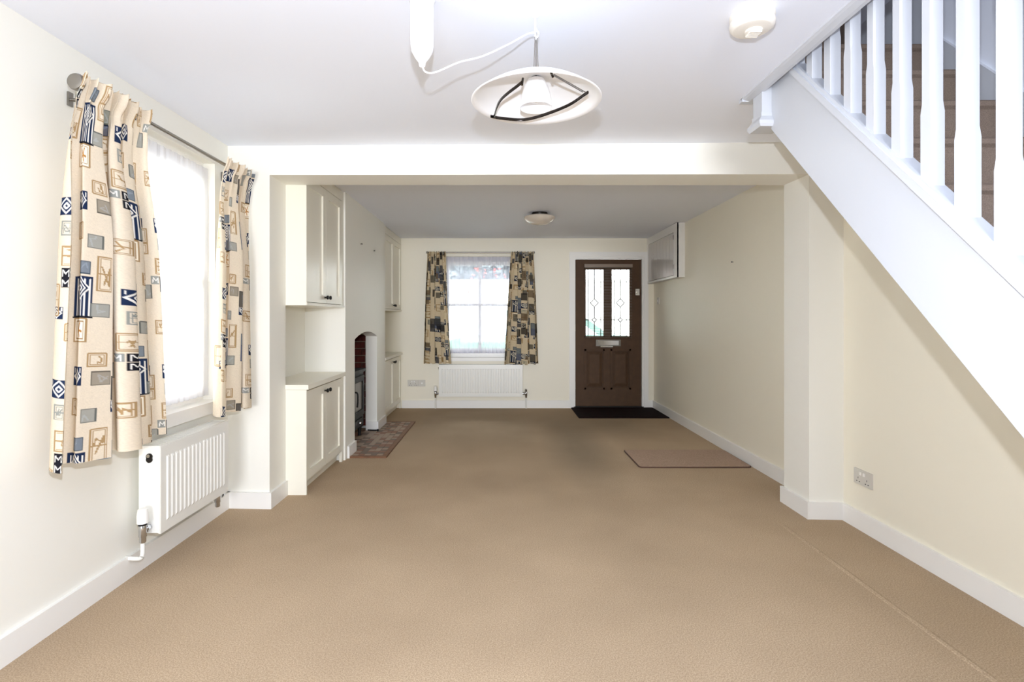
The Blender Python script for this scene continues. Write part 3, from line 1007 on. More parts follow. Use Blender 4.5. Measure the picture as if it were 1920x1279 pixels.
# ------------------------------------------------------------------ radiators
def radiator(label, along, a0, a1, z0, z1, d_front, d_back, d_wall, pitch, trv_low):
    """along 'y': on the left wall facing +x ; along 'x': on the back wall facing -y"""
    sgn = 1 if along == 'y' else -1
    def P(a, d, z):
        return (d, a, z) if along == 'y' else (a, d, z)
    def B(bm, p0, p1, q0, q1, zz0, zz1):
        q0, q1 = min(q0, q1), max(q0, q1)
        if along == 'y':
            box(bm, q0, q1, p0, p1, zz0, zz1)
        else:
            box(bm, p0, p1, q0, q1, zz0, zz1)
    r = thing('radiator', label, 'radiator', P((a0 + a1) / 2, d_back, z0))
    bm = NB()
    B(bm, a0 + .004, a1 - .004, d_front, d_front - sgn * .012, z0, z1 - .006)
    B(bm, a0 + .004, a1 - .004, d_back, d_back + sgn * .012, z0, z1 - .006)
    obj('panel', bm, M['rad'], r, 0.003)
    # pressed vertical flutes
    bm = NB()
    n = int((a1 - a0 - 0.05) / pitch)
    off = (a1 - a0 - n * pitch) / 2
    e = 0.006 * sgn
    for i in range(n):
        c0 = a0 + off + i * pitch + pitch * 0.20
        c1 = c0 + pitch * 0.60
        zz0, zz1 = z0 + 0.045, z1 - 0.055
        pr = [(c0, zz0), (c1, zz0), (c1, zz1), (c0, zz1)]
        ins = pitch * 0.14
        inn = [(c0 + ins, zz0 + .012), (c1 - ins, zz0 + .012), (c1 - ins, zz1 - .012), (c0 + ins, zz1 - .012)]
        va = [bm.verts.new(P(p[0], d_front - sgn * .001, p[1])) for p in pr]
        vb = [bm.verts.new(P(p[0], d_front + e, p[1])) for p in inn]
        bm.faces.new(vb)
        for k in range(4):
            j = (k + 1) % 4
            bm.faces.new((va[k], va[j], vb[j], vb[k]))
    obj('flutes', bm, M['rad'], r)
    for a in (a0, a1):
        bm = NB()
        s = 1 if a == a0 else -1
        B(bm, min(a, a + s * .005), max(a, a + s * .005), d_front - sgn * 0.002, d_back, z0 + 0.005, z1)
        obj('side_cover', bm, M['rad'], r, 0.0015)
    bm = NB()
    ns = int((a1 - a0) / 0.018)
    B(bm, a0 + .005, a1 - .005, d_front - sgn * .001, d_front - sgn * .02, z1 - .008, z1 - .001)
    B(bm, a0 + .005, a1 - .005, d_back, d_back + sgn * .02, z1 - .008, z1 - .001)
    for i in range(ns):
        aa = a0 + .012 + i * 0.018
        B(bm, aa, aa + .010, d_front - sgn * .02, d_back + sgn * .02, z1 - .007, z1 - .002)
    obj('top_grille', bm, M['rad'], r)
    for a in (a0 + 0.12, a1 - 0.12):
        bm = NB()
        B(bm, a - .015, a + .015, d_back, d_wall, z0 + .05, z1 - .05)
        obj('bracket', bm, M['rad'], r)
    dm = (d_front + d_back) / 2
    # bleed plug on the near side cover
    bm = NB()
    lathe(bm, [(0.015, 0), (0.015, 0.004)], P(a0 - 0.004, dm, z1 - 0.064), 'y' if along == 'y' else 'x', 18)
    lathe(bm, [(0.015, 0), (0.015, 0.0045)], P(a0 - 0.0045, dm, z1 - 0.050), 'y' if along == 'y' else 'x', 18)
    bq = obj('bleed_recess', bm, M['darkmetal'], r)
    bm = NB()
    lathe(bm, [(0.008, -0.006), (0.008, 0.002)], P(a0 - 0.006, dm, z1 - 0.046), 'y' if along == 'y' else 'x', 14)
    obj('bleed_valve', bm, M['brass'], r)
    # valves
    for a, s, head in ((a0, -1, True), (a1, 1, False)):
        av = a + s * (0.048 if head or trv_low != 'wall' else -0.03)
        zv = z0 + (0.035 if head or trv_low != 'wall' else -0.03)
        bm = NB()
        tube(bm, [P(a + s * -0.002, dm, zv), P(av, dm, zv)], 0.011, 12)
        lathe(bm, [(0.011, -0.055), (0.014, -0.05), (0.014, -0.03), (0.017, -0.025), (0.017, 0.02), (0.014, 0.028)], P(av, dm, zv), 'z', 16)
        tube(bm, [P(a + s * 0.012, dm, zv), P(a + s * 0.028, dm, zv)], 0.017, 6)
        v = obj('valve', bm, M['chrome'], r, smooth=True)
        bm = NB()
        if head:
            lathe(bm, [(0.017, 0.026), (0.018, 0.034), (0.024, 0.036), (0.0245, 0.07), (0.020, 0.098), (0.012, 0.103)], P(av, dm, zv), 'z', 20)
            obj('thermostat_head', bm, M['plastic'], v, smooth=True)
            bm = NB()
            lathe(bm, [(0.0182, 0.026), (0.0182, 0.036)], P(av, dm, zv), 'z', 20)
            obj('collar', bm, M['black'], v)
        else:
            lathe(bm, [(0.013, 0.026), (0.015, 0.03), (0.014, 0.055), (0.009, 0.06)], P(av, dm, zv), 'z', 16)
            obj('lockshield_cap', bm, M['chrome'], v, smooth=True)
        bm = NB()
        if trv_low == 'wall' and head:
            pts = smooth_path([P(av, dm, zv - .05), P(av, dm, zv - .10), P(av, dm - sgn * .006, zv - .122), P(av + 0.004, dm - sgn * .025, zv - .13), P(av + 0.01, d_wall + sgn * .001, zv - .13)], 6)
        elif trv_low == 'wall':
            pts = [P(av, dm, zv - .02), P(av, dm - sgn * .03, zv - .02), P(av, d_wall + sgn * .001, zv - .02)]
        else:
            pts = [P(av, dm - (0 if head or trv_low != 'wall' else sgn * .03), zv - .05), P(av, dm - (0 if head or trv_low != 'wall' else sgn * .03), 0.004)]
        tube(bm, pts, 0.0095, 12)
        obj('pipe', bm, M['rad'], r, smooth=True)
    return r
radiator('white panel radiator with side cover under the left window', 'y', 2.49, 3.12, 0.19, 0.602, -1.585, -1.685, XL, 0.0345, 'wall')
radiator('wide white panel radiator under the back window', 'x', -0.80, 0.30, 0.165, 0.585, 7.0, 7.07, YB, 0.0335, 'floor')

# ------------------------------------------------------------------ fitted cabinets in the two alcoves
def knob(parent, x, y, z):
    bm = NB()
    lathe(bm, [(0.007, 0), (0.006, 0.008), (0.007, 0.014), (0.014, 0.018), (0.016, 0.025), (0.012, 0.031), (0.004, 0.033)], (x, y, z), 'x', 16)
    return obj('knob', bm, M['black'], parent, smooth=True)

def shaker_door(parent, x, y0, y1, z0, z1, kn_y, kn_z, st=0.062):
    bm = NB()
    box(bm, x - .022, x, y0, y0 + st, z0, z1)
    box(bm, x - .022, x, y1 - st, y1, z0, z1)
    box(bm, x - .022, x, y0 + st, y1 - st, z0, z0 + st)
    box(bm, x - .022, x, y0 + st, y1 - st, z1 - st, z1)
    d = obj('door', bm, M['cab'], parent)
    bm = NB()
    box(bm, x - .020, x - .013, y0 + st, y1 - st, z0 + st, z1 - st)
    obj('door_panel', bm, M['cab'], d)
    knob(d, x, kn_y, kn_z)
    return d

FX = -1.312
def alcove(y0, y1, where, filler, base_lab, wall_lab, top_lab):
    ym = (y0 + y1) / 2 + 0.0
    e0, e1 = y0 + 0.012, y1 - 0.055
    if not filler:
        e0, e1 = y0 + 0.06, y1 - 0.02
    mid = (e0 + e1) / 2
    bx0 = -1.638
    # base cabinet
    t = thing('base_cabinet', base_lab, 'cabinet', (-1.48, ym, 0))
    bm = NB()
    box(bm, bx0, FX - .024, y0 + .004, y1 - .004, 0.09, 0.712)
    box(bm, FX - .024, FX - .002, e1, y1 - .004, 0.0, 0.712)
    if not filler:
        box(bm, FX - .024, FX - .002, y0 + .004, e0, 0.09, 0.712)
    obj('carcass', bm, M['cab'], t)
    bm = NB()
    box(bm, bx0, FX - .06, y0 + .03, y1 - .004, 0.0, 0.0895)
    obj('plinth', bm, M['cab'], t)
    if filler:
        bm = NB()
        box(bm, -1.449, FX + .004, y0 - .004, y0 + .0105, 0.0, 0.712)
        obj('end_panel', bm, M['cab'], t)
    shaker_door(t, FX, e0, mid - .0015, 0.092, 0.700, mid - 0.032, 0.655)
    shaker_door(t, FX, mid + .0015, e1 - .002, 0.092, 0.700, mid + 0.032, 0.655)
    # worktop
    bm = NB()
    box(bm, bx0, FX + .020, y0 + (0.001 if filler else 0.004), y1 - .002, 0.714, 0.746)
    if filler:
        box(bm, -1.449, FX + .020, y0 - .010, y0 + .002, 0.714, 0.746)
    tag(obj('worktop', bm, M['cab'], None, 0.003), top_lab, 'worktop', None)
    # wall cabinet
    t = thing('wall_cabinet', wall_lab, 'cabinet', (-1.48, ym, 1.29))
    bm = NB()
    box(bm, bx0, FX - .024, y0 + .004, y1 - .004, 1.305, ZB - .004)
    box(bm, FX - .024, FX - .002, y0 + .004, y1 - .004, 2.172, ZB - .004)
    box(bm, FX - .024, FX - .002, e1, y1 - .004, 1.305, 2.172)
    if not filler:
        box(bm, FX - .024, FX - .002, y0 + .004, e0, 1.305, 2.172)
    obj('carcass', bm, M['cab'], t)
    bm = NB()
    box(bm, bx0, FX + .006, y0 + .004, y1 - .004, 1.285, 1.304)
    obj('bottom_board', bm, M['cab'], t)
    if filler:
        bm = NB()
        box(bm, -1.449, FX + .004, y0 - .004, y0 + .0105, 1.285, ZB - .004)
        obj('end_panel', bm, M['cab'], t)
    shaker_door(t, FX, e0, mid - .0015, 1.309, 2.166, mid - 0.032, 1.352)
    shaker_door(t, FX, mid + .0015, e1 - .002, 1.309, 2.166, mid + 0.032, 1.352)

alcove(3.612, 4.49, 'near', True,
       'ivory two-door base cabinet between the pier and the chimney breast',
       'ivory two-door wall cabinet between the pier and the chimney breast',
       'cream worktop on the base cabinet between pier and chimney breast')
alcove(6.05, 7.10, 'far', False,
       'ivory two-door base cabinet between the chimney breast and back wall',
       'ivory two-door wall cabinet between the chimney breast and back wall',
       'cream worktop on the base cabinet beside the back wall')

# ------------------------------------------------------------------ hearth and stove
hy0, hy1, hx1 = 4.555, 6.12, -0.968
h = thing('hearth', 'flat tiled hearth with brown edging in front of the arched fireplace', 'hearth', (-1.2, 5.3, 0))
bm = NB()
box(bm, CX + T + .001, hx1 - .005, hy0 + .005, hy1 - .005, 0.0005, 0.006)
box(bm, XL + 0.013, CX + T + .001, FY0 + 0.002, FY1 - T - 0.002, 0.0005, 0.006)
obj('screed', bm, M['grout'], h)
bm = NB()
ew = 0.042
box(bm, hx1 - ew, hx1, hy0, hy1, 0.0005, 0.015)
box(bm, CX + T + .001, hx1 - ew, hy0, hy0 + ew, 0.0005, 0.015)
box(bm, CX + T + .001, hx1 - ew, hy1 - ew, hy1, 0.0005, 0.015)
obj('edging', bm, M['edge'], h, 0.003)
protos = {}
def tile(x, y, sx, sy):
    k = random.choices('abc', (0.42, 0.3, 0.28))[0]
    if k not in protos:
        bm = NB()
        box(bm, -.5, .5, -.5, .5, 0, 0.007)
        o = obj('tile', bm, M['tile_' + k], h)
        o.matrix_parent_inverse = Matrix.Identity(4)
        protos[k] = o
    else:
        o = protos[k].copy()
        C.objects.link(o)
        o.parent = h
    o.location = (x - h.location.x, y - h.location.y, 0.0055 + random.uniform(0, .0015))
    o.scale = (sx, sy, 1)
tx0, tx1, ty0, ty1 = CX + T + .002, hx1 - ew - .002, hy0 + ew + .002, hy1 - ew - .002
nx, ny = 5, 28
for i in range(nx):
    for j in range(ny):
        sx, sy = (tx1 - tx0) / nx, (ty1 - ty0) / ny
        tile(tx0 + (i + .5) * sx, ty0 + (j + .5) * sy, sx - .003, sy - .003)
ix0, iy0, iy1 = XL + 0.03, FY0 + 0.006, FY1 - T - 0.006
for i in range(6):
    for j in range(15):
        sx, sy = (tx0 - ix0) / 6, (iy1 - iy0) / 15
        tile(ix0 + (i + .5) * sx, iy0 + (j + .5) * sy, sx - .003, sy - .003)

sx0, sx1, sy0, sy1 = -1.66, -1.385, 4.93, 5.42
st = thing('stove', 'black cast iron stove with glass door inside the fireplace', 'stove', (-1.52, 5.17, 0.013))
bm = NB()
box(bm, sx0, sx1, sy0, sy1, 0.12, 0.66)
obj('body', bm, M['iron'], st, 0.008)
bm = NB()
box(bm, sx0 - .01, sx1 + .02, sy0 - .02, sy1 + .02, 0.661, 0.69)
obj('top_plate', bm, M['iron'], st, 0.006)
bm = NB()
y0, y1, z0, z1 = sy0 + .05, sy1 - .05, 0.24, 0.63
fw = 0.055
for b in ((y0, y0 + fw, z0, z1), (y1 - fw, y1, z0, z1), (y0 + fw, y1 - fw, z0, z0 + fw), (y0 + fw, y1 - fw, z1 - fw, z1)):
    box(bm, sx1 + .001, sx1 + .022, *b)
dr = obj('door', bm, M['iron'], st, 0.005)
bm = NB()
pg = [(y0 + fw, z0 + fw), (y1 - fw, z0 + fw), (y1 - fw, z1 - fw - .03), (y1 - fw - .03, z1 - fw), (y0 + fw + .03, z1 - fw), (y0 + fw, z1 - fw - .03)]
prism(bm, pg, sx1 + .004, sx1 + .012, 'x')
pane = obj('glass', bm, mat('stove_glass', (116, 112, 104), 0.3, spec=0.5), dr)
bm = NB()
tube(bm, smooth_path([(sx1 + .02, y0 + .02, .50), (sx1 + .05, y0 + .02, .49), (sx1 + .055, y0 + .02, .42), (sx1 + .05, y0 + .02, .36)], 5), 0.008, 8)
obj('handle', bm, M['black'], dr, smooth=True)
bm = NB()
box(bm, sx1 + .001, sx1 + .016, sy0 + .08, sy1 - .08, 0.15, 0.21)
ad = obj('ash_door', bm, M['iron'], st, 0.004)
bm = NB()
lathe(bm, [(0.006, 0), (0.006, .012), (0.016, .016), (0.014, .026)], (sx1 + .016, 5.17, .18), 'x', 14)
obj('knob', bm, M['chrome'], ad, smooth=True)
for (x, y) in ((sx0 + .03, sy0 + .04), (sx1 - .03, sy0 + .04), (sx0 + .03, sy1 - .04), (sx1 - .03, sy1 - .04)):
    bm = NB()
    lathe(bm, [(0.020, 0.0146), (0.016, 0.03), (0.022, 0.119)], (x, y, 0), 'z', 10)
    obj('leg', bm, M['iron'], st, smooth=True)
bm = NB()
lathe(bm, [(0.075, 0.69), (0.075, 0.71), (0.062, 0.712), (0.062, 1.19)], (-1.55, 5.17, 0), 'z', 24)
obj('flue_pipe', bm, M['iron'], st, smooth=True)
bm = NB()
tube(bm, smooth_path([(-1.385, 5.60, 0.022), (-1.33, 5.585, 0.022), (-1.285, 5.575, 0.024)], 5), 0.006, 8)
lathe(bm, [(0.006, 0), (0.012, .004), (0.012, .018), (0.006, .022)], (-1.285, 5.574, 0.026), 'x', 12)
tag(obj('poker', bm, M['black'], None, smooth=True), 'short black poker lying on the hearth tiles at the fireplace', 'poker')

# ------------------------------------------------------------------ staircase
s = thing('staircase', 'open white staircase with square balusters and brown carpeted steps', 'staircase', (1.65, 1.4, 0))
zl_ = lambda y: 0.913 + 0.977 * (y - 1.272)
zu_ = lambda y: zl_(y) + 0.352
S0, S1 = 1.25, 1.284
bm = NB()
prism(bm, [(0.06, 0), (0.3375, 0), (2.455, zl_(2.455)), (2.455, zu_(2.455)), (0.06, zu_(0.06))], S0, S1, 'x')
obj('stringer', bm, M['stair_white'], s, 0.003)
# rail capping the stringer, with a bead along its lower edge
bm = NB()
def along_string(x0, x1, h0, h1, ya=0.06, yb=2.452):
    hexa(bm, [(x0, ya, zu_(ya) + h0), (x1, ya, zu_(ya) + h0), (x1, yb, zu_(yb) + h0), (x0, yb, zu_(yb) + h0)],
         [(x0, ya, zu_(ya) + h1), (x1, ya, zu_(ya) + h1), (x1, yb, zu_(yb) + h1), (x0, yb, zu_(yb) + h1)])
along_string(S0 - .016, S1 + .016, 0.0, 0.034)
along_string(S0 - .008, S1 + .008, 0.034, 0.052)
obj('base_rail', bm, M['stair_white'], s, 0.003)
# string on the wall side
bm = NB()
prism(bm, [(0.06, 0), (0.3375, 0), (2.56, zl_(2.56)), (2.56, 2.62), (2.5, 2.535), (0.16, 0.06)], XR - .024, XR - .001, 'x')
obj('wall_string', bm, M['stair_white'], s, 0.002)
bm = NB()
hexa(bm, [(S1, 0.40, zl_(0.40) + .005), (XR - .024, 0.40, zl_(.40) + .005), (XR - .024, 2.44, zl_(2.44) + .005), (S1, 2.44, zl_(2.44) + .005)],
     [(S1, 0.40, zl_(0.40) + .02), (XR - .024, 0.40, zl_(.40) + .02), (XR - .024, 2.44, zl_(2.44) + .02), (S1, 2.44, zl_(2.44) + .02)])
obj('soffit', bm, M['stair_white'], s)
for k in range(-10, 2):
    yn, zn = 2.335 + .205 * k, 2.29 + .2175 * k
    bm = NB()
    if k < 1:
        prism(bm, [(yn, zn - .235), (yn + .02, zn - .235), (yn + .02, zn - .05), (yn + .222, zn - .05), (yn + .222, zn - .004), (yn + .20, zn), (yn + .005, zn), (yn - .012, zn - .012), (yn - .014, zn - .03), (yn, zn - .04)] if zn > .3 else
              [(yn, 0.001), (yn + .2, 0.001), (yn + .2, zn), (yn, zn)], S1 + .001, XR - .025, 'x')
    else:
        prism(bm, [(yn, zn - .235), (yn + .02, zn - .235), (yn + .02, zn - .02), (yn + .02, zn), (yn + .005, zn), (yn - .012, zn - .012), (yn - .014, zn - .03), (yn, zn - .04)], S1 + .001, XR - .025, 'x')
    bmesh.ops.triangulate(bm, faces=[f for f in bm.faces if len(f.verts) > 4])
    obj('step', bm, M['stepcarpet'], s)
# balusters: square ends, chamfered middle
XB = 1.27
bm = NB()
rings = []
def ringat(z, half, ch, tilt=0.0):
    pts = [(-half + ch, -half), (half - ch, -half), (half, -half + ch), (half, half - ch), (half - ch, half), (-half + ch, half), (-half, half - ch), (-half, -half + ch)]
    return [bm.verts.new((x, y, z + tilt * y)) for x, y in pts]
hb = 0.0205
for z, half, ch, tl in ((0.0, hb, .0015, .977), (0.205, hb, .0015, 0), (0.235, hb * .97, .0055, 0), (0.66, hb * .97, .0055, 0), (0.69, hb, .0015, 0), (0.835, hb, .0015, .977)):
    rings.append(ringat(z, half, ch, tl))
for a, b in zip(rings, rings[1:]):
    for i in range(8):
        j = (i + 1) % 8
        bm.faces.new((a[i], a[j], b[j], b[i]))
bm.faces.new(rings[0][::-1])
bm.faces.new(rings[-1])
bal = obj('baluster', bm, M['stair_white'], s)
bal.matrix_parent_inverse = Matrix.Identity(4)
ys = [2.272 - .1178 * i for i in range(19)]
for i, y in enumerate(ys):
    o = bal if i == 0 else bal.copy()
    if i:
        C.objects.link(o)
        o.parent = s
    o.location = (XB - s.location.x, y - s.location.y, zu_(y) + 0.045)
bm = NB()
along_string(S0 - .012, S1 + .012, 0.87, 0.925)
along_string(S0 - .003, S1 + .003, 0.853, 0.875)
obj('handrail', bm, M['stair_white'], s, 0.006)
# top newel: the drop end hangs below the ceiling
bm = NB()
NX0, NX1, NY0, NY1 = 1.205, 1.288, 2.452, 2.535
def frus(z0, z1, g0, g1):
    hexa(bm, [(NX0 - g0, NY0 - g0, z0), (NX1 + g0, NY0 - g0, z0), (NX1 + g0, NY1 + g0, z0), (NX0 - g0, NY1 + g0, z0)],
         [(NX0 - g1, NY0 - g1, z1), (NX1 + g1, NY0 - g1, z1), (NX1 + g1, NY1 + g1, z1), (NX0 - g1, NY1 + g1, z1)])
frus(2.128, 3.45, 0, 0)
obj('newel_post', bm, M['stair_white'], s)
bm = NB()
frus(2.078, 2.090, 0.012, 0.020)
frus(2.090, 2.104, 0.020, 0.020)
frus(2.104, 2.128, 0.020, 0.004)
frus(2.128, 2.145, 0.004, 0.004)
obj('newel_drop', bm, M['stair_white'], s)

# ------------------------------------------------------------------ pendant lamp
px_, py_ = 0.128, 1.88
zt = zc(0.13)
p = thing('pendant_lamp', 'white rise-and-fall pendant lamp with shallow dish shade under the ceiling', 'pendant lamp', (px_, py_, 2.0))
ux, uy = -0.259, 1.78
zu0 = zc(ux)
bm = NB()
lathe(bm, [(0.006, 2.036), (0.010, 2.040), (0.012, 2.052), (0.024, 2.068), (0.035, 2.088), (0.0385, 2.108), (0.039, 2.14), (0.039, zu0 - .02), (0.044, zu0 - .012), (0.044, zu0 + .0005)], (ux, uy, 0), 'z', 32)
obj('rise_and_fall_unit', bm, M['pendant'], p, smooth=True)
bm = NB()
tube(bm, smooth_path([(ux, uy, 2.040), (ux + .012, uy + .004, 2.022), (ux + .045, uy + .012, 2.026), (ux + .12, uy + .03, 2.067), (ux + .2, uy + .05, 2.098), (ux + .29, uy + .075, 2.152), (px_ - .035, py_ - .005, 2.196), (px_ - .008, py_, 2.205), (px_ - .001, py_, 2.196), (px_, py_, 2.18)], 8), 0.0028, 8)
obj('flex', bm, M['pendant'], p, smooth=True)
bm = NB()
tube(bm, [(px_ - .003, py_, zt + .001), (px_ - .003, py_, 2.203)], 0.0032, 8)
tube(bm, smooth_path([(px_ - .003, py_, 2.22), (px_ + .008, py_, 2.205), (px_ + .004, py_, 2.19), (px_ - .006, py_, 2.195)], 5), 0.003, 8)
lathe(bm, [(0.012, zt - .006), (0.012, zt + .0005)], (px_ - .003, py_, 0), 'z', 14)
obj('ceiling_hook', bm, M['pendant'], p, smooth=True)
bm = NB()
for dx in (-.008, .008):
    tube(bm, [(px_ + dx * .4, py_, 2.195), (px_ + dx, py_, 2.07)], 0.0014, 6)
tube(bm, [(px_, py_, 2.19), (px_, py_, 2.05)], 0.0022, 6)
obj('suspension_wire', bm, M['steel'], p)
R = 0.2275
zr_ = 1.965
bm = NB()
prof = []
for i in range(15):
    r_ = R + (0.016 - R) * i / 14
    prof.append((r_, zr_ + 0.088 * (1 - (r_ / R) ** 2)))
prof_in = [(max(r - .0025, .004), z - 0.003) for r, z in prof[::-1]]
lathe(bm, prof + [(0.015, zr_ + .098), (0.012, zr_ + .108), (0.005, zr_ + .112)] , (px_, py_, 0), 'z', 64, close=False)
lathe(bm, prof_in + [(R + .001, zr_)], (px_, py_, 0), 'z', 64, close=False)
obj('shade', bm, M['pendant'], p, smooth='all')
bm = NB()
lathe(bm, [(0.056, 1.940), (0.0555, 1.955), (0.051, 1.985), (0.043, 2.012), (0.030, 2.038), (0.018, 2.044), (0.004, 2.048)], (px_, py_, 0), 'z', 36, close=False)
lathe(bm, [(0.056, 1.940), (0.0535, 1.955), (0.049, 1.984), (0.041, 2.010), (0.028, 2.034), (0.004, 2.040)], (px_, py_, 0), 'z', 36, close=False)
obj('inner_shade', bm, M['pendant'], p, smooth='all')
bm = NB()
lathe(bm, [(0.001, 1.958), (0.024, 1.966), (0.034, 1.986), (0.030, 2.006), (0.014, 2.026), (0.013, 2.04)], (px_, py_, 0), 'z', 24, close=False)
obj('bulb', bm, M['pendant'], p, smooth='all')
P1, P2, P3, P4 = (px_ - .056, py_ - .155, 1.962), (px_ - .150, py_ + .125, 1.955), (px_ + .168, py_ - .09, 1.957), (px_ + .04, py_ - .19, 1.972)
def strip(pts, wd=0.0035, ht=0.006):
    bm = NB()
    tube(bm, smooth_path(pts, 8), 1.0, 8, wd, ht)
    o = obj('curved_bar', bm, M['darkchrome'], p, smooth=True)
    o['label'] = 'dark chrome curved bar'
M['darkchrome'] = mat('dark_chrome', (70, 66, 64), 0.18, 1.0)
def midp(a, b, ox, oy, dz=0):
    return ((a[0] + b[0]) / 2 + ox, (a[1] + b[1]) / 2 + oy, (a[2] + b[2]) / 2 + dz)
strip([P1, midp(P1, P2, -.022, -.006), P2])
strip([(P2[0] - .012, P2[1] - .008, P2[2]), (P2[0] + .03, P2[1] + .012, P2[2]), (px_ - .02, py_ + .146, 1.955), (px_ + .106, py_ + .03, 1.956), P3])
bm = NB()
for d in (-.006, .006):
    tube(bm, [(P3[0] + d - .012, P3[1] + d * .3, P3[2]), (P4[0] + d * .6, P4[1], P4[2])], 0.0016, 6)
obj('wire_bar', bm, M['steel'], p)
for q, d in ((P1, (.012, .06)), (P4, (-.02, .06))):
    bm = NB()
    tube(bm, [(q[0], q[1], q[2] - .008), (q[0] + d[0] * .3, q[1] + d[1] * .3, q[2] + .020)], 0.004, 8)
    obj('bar_clip', bm, M['darkchrome'], p)

# ------------------------------------------------------------------ smoke alarm, back ceiling light
sx_, sy_ = 0.885, 1.87
zs = zc(sx_)
a = thing('smoke_alarm', 'round ivory smoke alarm on the ceiling beside the stair opening', 'smoke alarm', (sx_, sy_, zs))
bm = NB()
lathe(bm, [(0.074, .0015), (0.074, -.012), (0.070, -.018)], (sx_, sy_, zs), 'z', 40)
obj('base', bm, M['detector'], a, smooth=True)
bm = NB()
lathe(bm, [(0.066, -.017), (0.072, -.020), (0.075, -.030), (0.073, -.042), (0.064, -.050), (0.060, -.0515), (0.03, -.052)], (sx_, sy_, zs), 'z', 40)
obj('cover', bm, M['detector'], a, smooth=True)
bm = NB()
lathe(bm, [(0.030, -.0515), (0.028, -.058), (0.014, -.062), (0.004, -.063)], (sx_ + .008, sy_ + .005, zs), 'z', 24)
for i in range(5):
    y = sy_ - .014 + i * .009
    box(bm, sx_ - .012, sx_ + .028, y, y + .004, zs - .066, zs - .058)
obj('sounder_vent', bm, M['detector'], a)

bx, by = 0.402, 5.38
c = thing('ceiling_light', 'small flush bowl light on the back room ceiling', 'ceiling light', (bx, by, ZB))
bm = NB()
lathe(bm, [(0.080, .0015), (0.082, -.010), (0.075, -.032)], (bx, by, ZB), 'z', 32)
obj('collar', bm, M['darkmetal'], c, smooth=True)
bm = NB()
pr = [(0.072, -.030), (0.140, -.034), (0.156, -.044), (0.152, -.060), (0.130, -.085), (0.095, -.104), (0.05, -.117), (0.012, -.121)]
lathe(bm, pr, (bx, by, ZB), 'z', 40)
obj('bowl', bm, M['opal'], c, smooth=True)

# ------------------------------------------------------------------ meter cupboard over the door corner
m = thing('meter_cupboard', 'shallow white wall cupboard with boarded door, high beside the front door', 'cupboard', (2.0, 6.5, 1.65))
mx0, mx1, my0, my1, mz0, mz1 = 1.962, XR - .001, 5.90, YB - .002, 1.65, ZB - .003
dy0, dy1, dz0, dz1 = 6.01, 7.03, 1.676, 2.165
bm = NB()
box(bm, mx0, mx1, my0, my0 + .02, mz0, mz1)
box(bm, mx0, mx1, my1 - .02, my1, mz0, mz1)
box(bm, mx0, mx1, my0 + .02, my1 - .02, mz0, mz0 + .02)
box(bm, mx0, mx1, my0 + .02, my1 - .02, mz1 - .02, mz1)
box(bm, mx1 - .012, mx1, my0 + .02, my1 - .02, mz0 + .02, mz1 - .02)
for b in ((my0, dy0, mz0, mz1), (dy1, my1, mz0, mz1), (dy0, dy1, mz0, dz0), (dy0, dy1, dz1, mz1)):
    box(bm, mx0 - .002, mx0 + .016, *b)
obj('carcass', bm, M['gloss'], m)
bm = NB()
box(bm, mx0 + .010, mx0 + .018, dy0 + .005, dy1 - .005, dz0 + .005, dz1 - .005)
dr = obj('door', bm, M['meter'], m)
nb = 8
bwid = (dy1 - dy0 - .012) / nb
pl = None
for i in range(nb):
    if pl is None:
        bm = NB()
        box(bm, mx0 - .006, mx0 + .0095, dy0 + .006, dy0 + .006 + bwid - .004, dz0 + .006, dz1 - .006)
        pl = obj('plank', bm, M['meter'], dr, 0.003, seg=1)
    else:
        o = pl.copy()
        C.objects.link(o)
        o.parent = dr
        o.location.y = i * bwid
for z in (1.75, 2.08):
    bm = NB()
    lathe(bm, [(0.006, 0), (0.006, .05)], (mx0 - .007, dy0 - .002, z), 'z', 8)
    obj('hinge', bm, M['steel'], m)

# ------------------------------------------------------------------ sockets, switch, wall plugs
def plate(name, label, cat, fix, c, w_, h_, kind):
    """fix: ('x', value, dir) plate on a side wall, ('y', value, dir) on the back wall"""
    ax, v, d = fix
    t = thing(name, label, cat, (v, c[0], c[1]) if ax == 'x' else (c[0], v, c[1]), None)
    def B(bm, a0, a1, z0, z1, e0, e1):
        q0, q1 = sorted((v + d * e0, v + d * e1))
        if ax == 'x':
            box(bm, q0, q1, c[0] + a0, c[0] + a1, c[1] + z0, c[1] + z1)
        else:
            box(bm, c[0] + a0, c[0] + a1, q0, q1, c[1] + z0, c[1] + z1)
    bm = NB()
    B(bm, -w_ / 2, w_ / 2, -h_ / 2, h_ / 2, 0, .010)
    obj('face_plate', bm, M['greyplastic'], t, 0.003)
    def socket_at(o_):
        bm = NB()
        for (du, dv, sw, sh) in ((0, .012 - .018, .004, .010), (-.011, -.020 - .006, .009, .005), (.011, -.020 - .006, .009, .005)):
            B(bm, o_ + du - sw / 2, o_ + du + sw / 2, dv - sh / 2, dv + sh / 2, .0095, .0106)
        obj('pin_holes', bm, M['hole'], t)
    def switch_at(o_, sz=1.0):
        bm = NB()
        B(bm, o_ - .006 * sz, o_ + .006 * sz, .022 - .009 * sz, .022 + .009 * sz, .0095, .015)
        obj('rocker_switch', bm, M['plastic'], t, 0.001)
    if kind == 'double':
        for o_ in (-.036, .036):
            socket_at(o_)
            switch_at(o_ * .42)
    elif kind == 'single_blank':
        bm = NB()
        B(bm, -.01, .01, -.01, .01, .0095, .0115)
        obj('outlet', bm, M['plastic'], t)
    elif kind == 'light':
        bm = NB()
        B(bm, -.008, .008, -.014, .014, .0095, .016)
        obj('rocker_switch', bm, M['plastic'], t, 0.001)
    return t
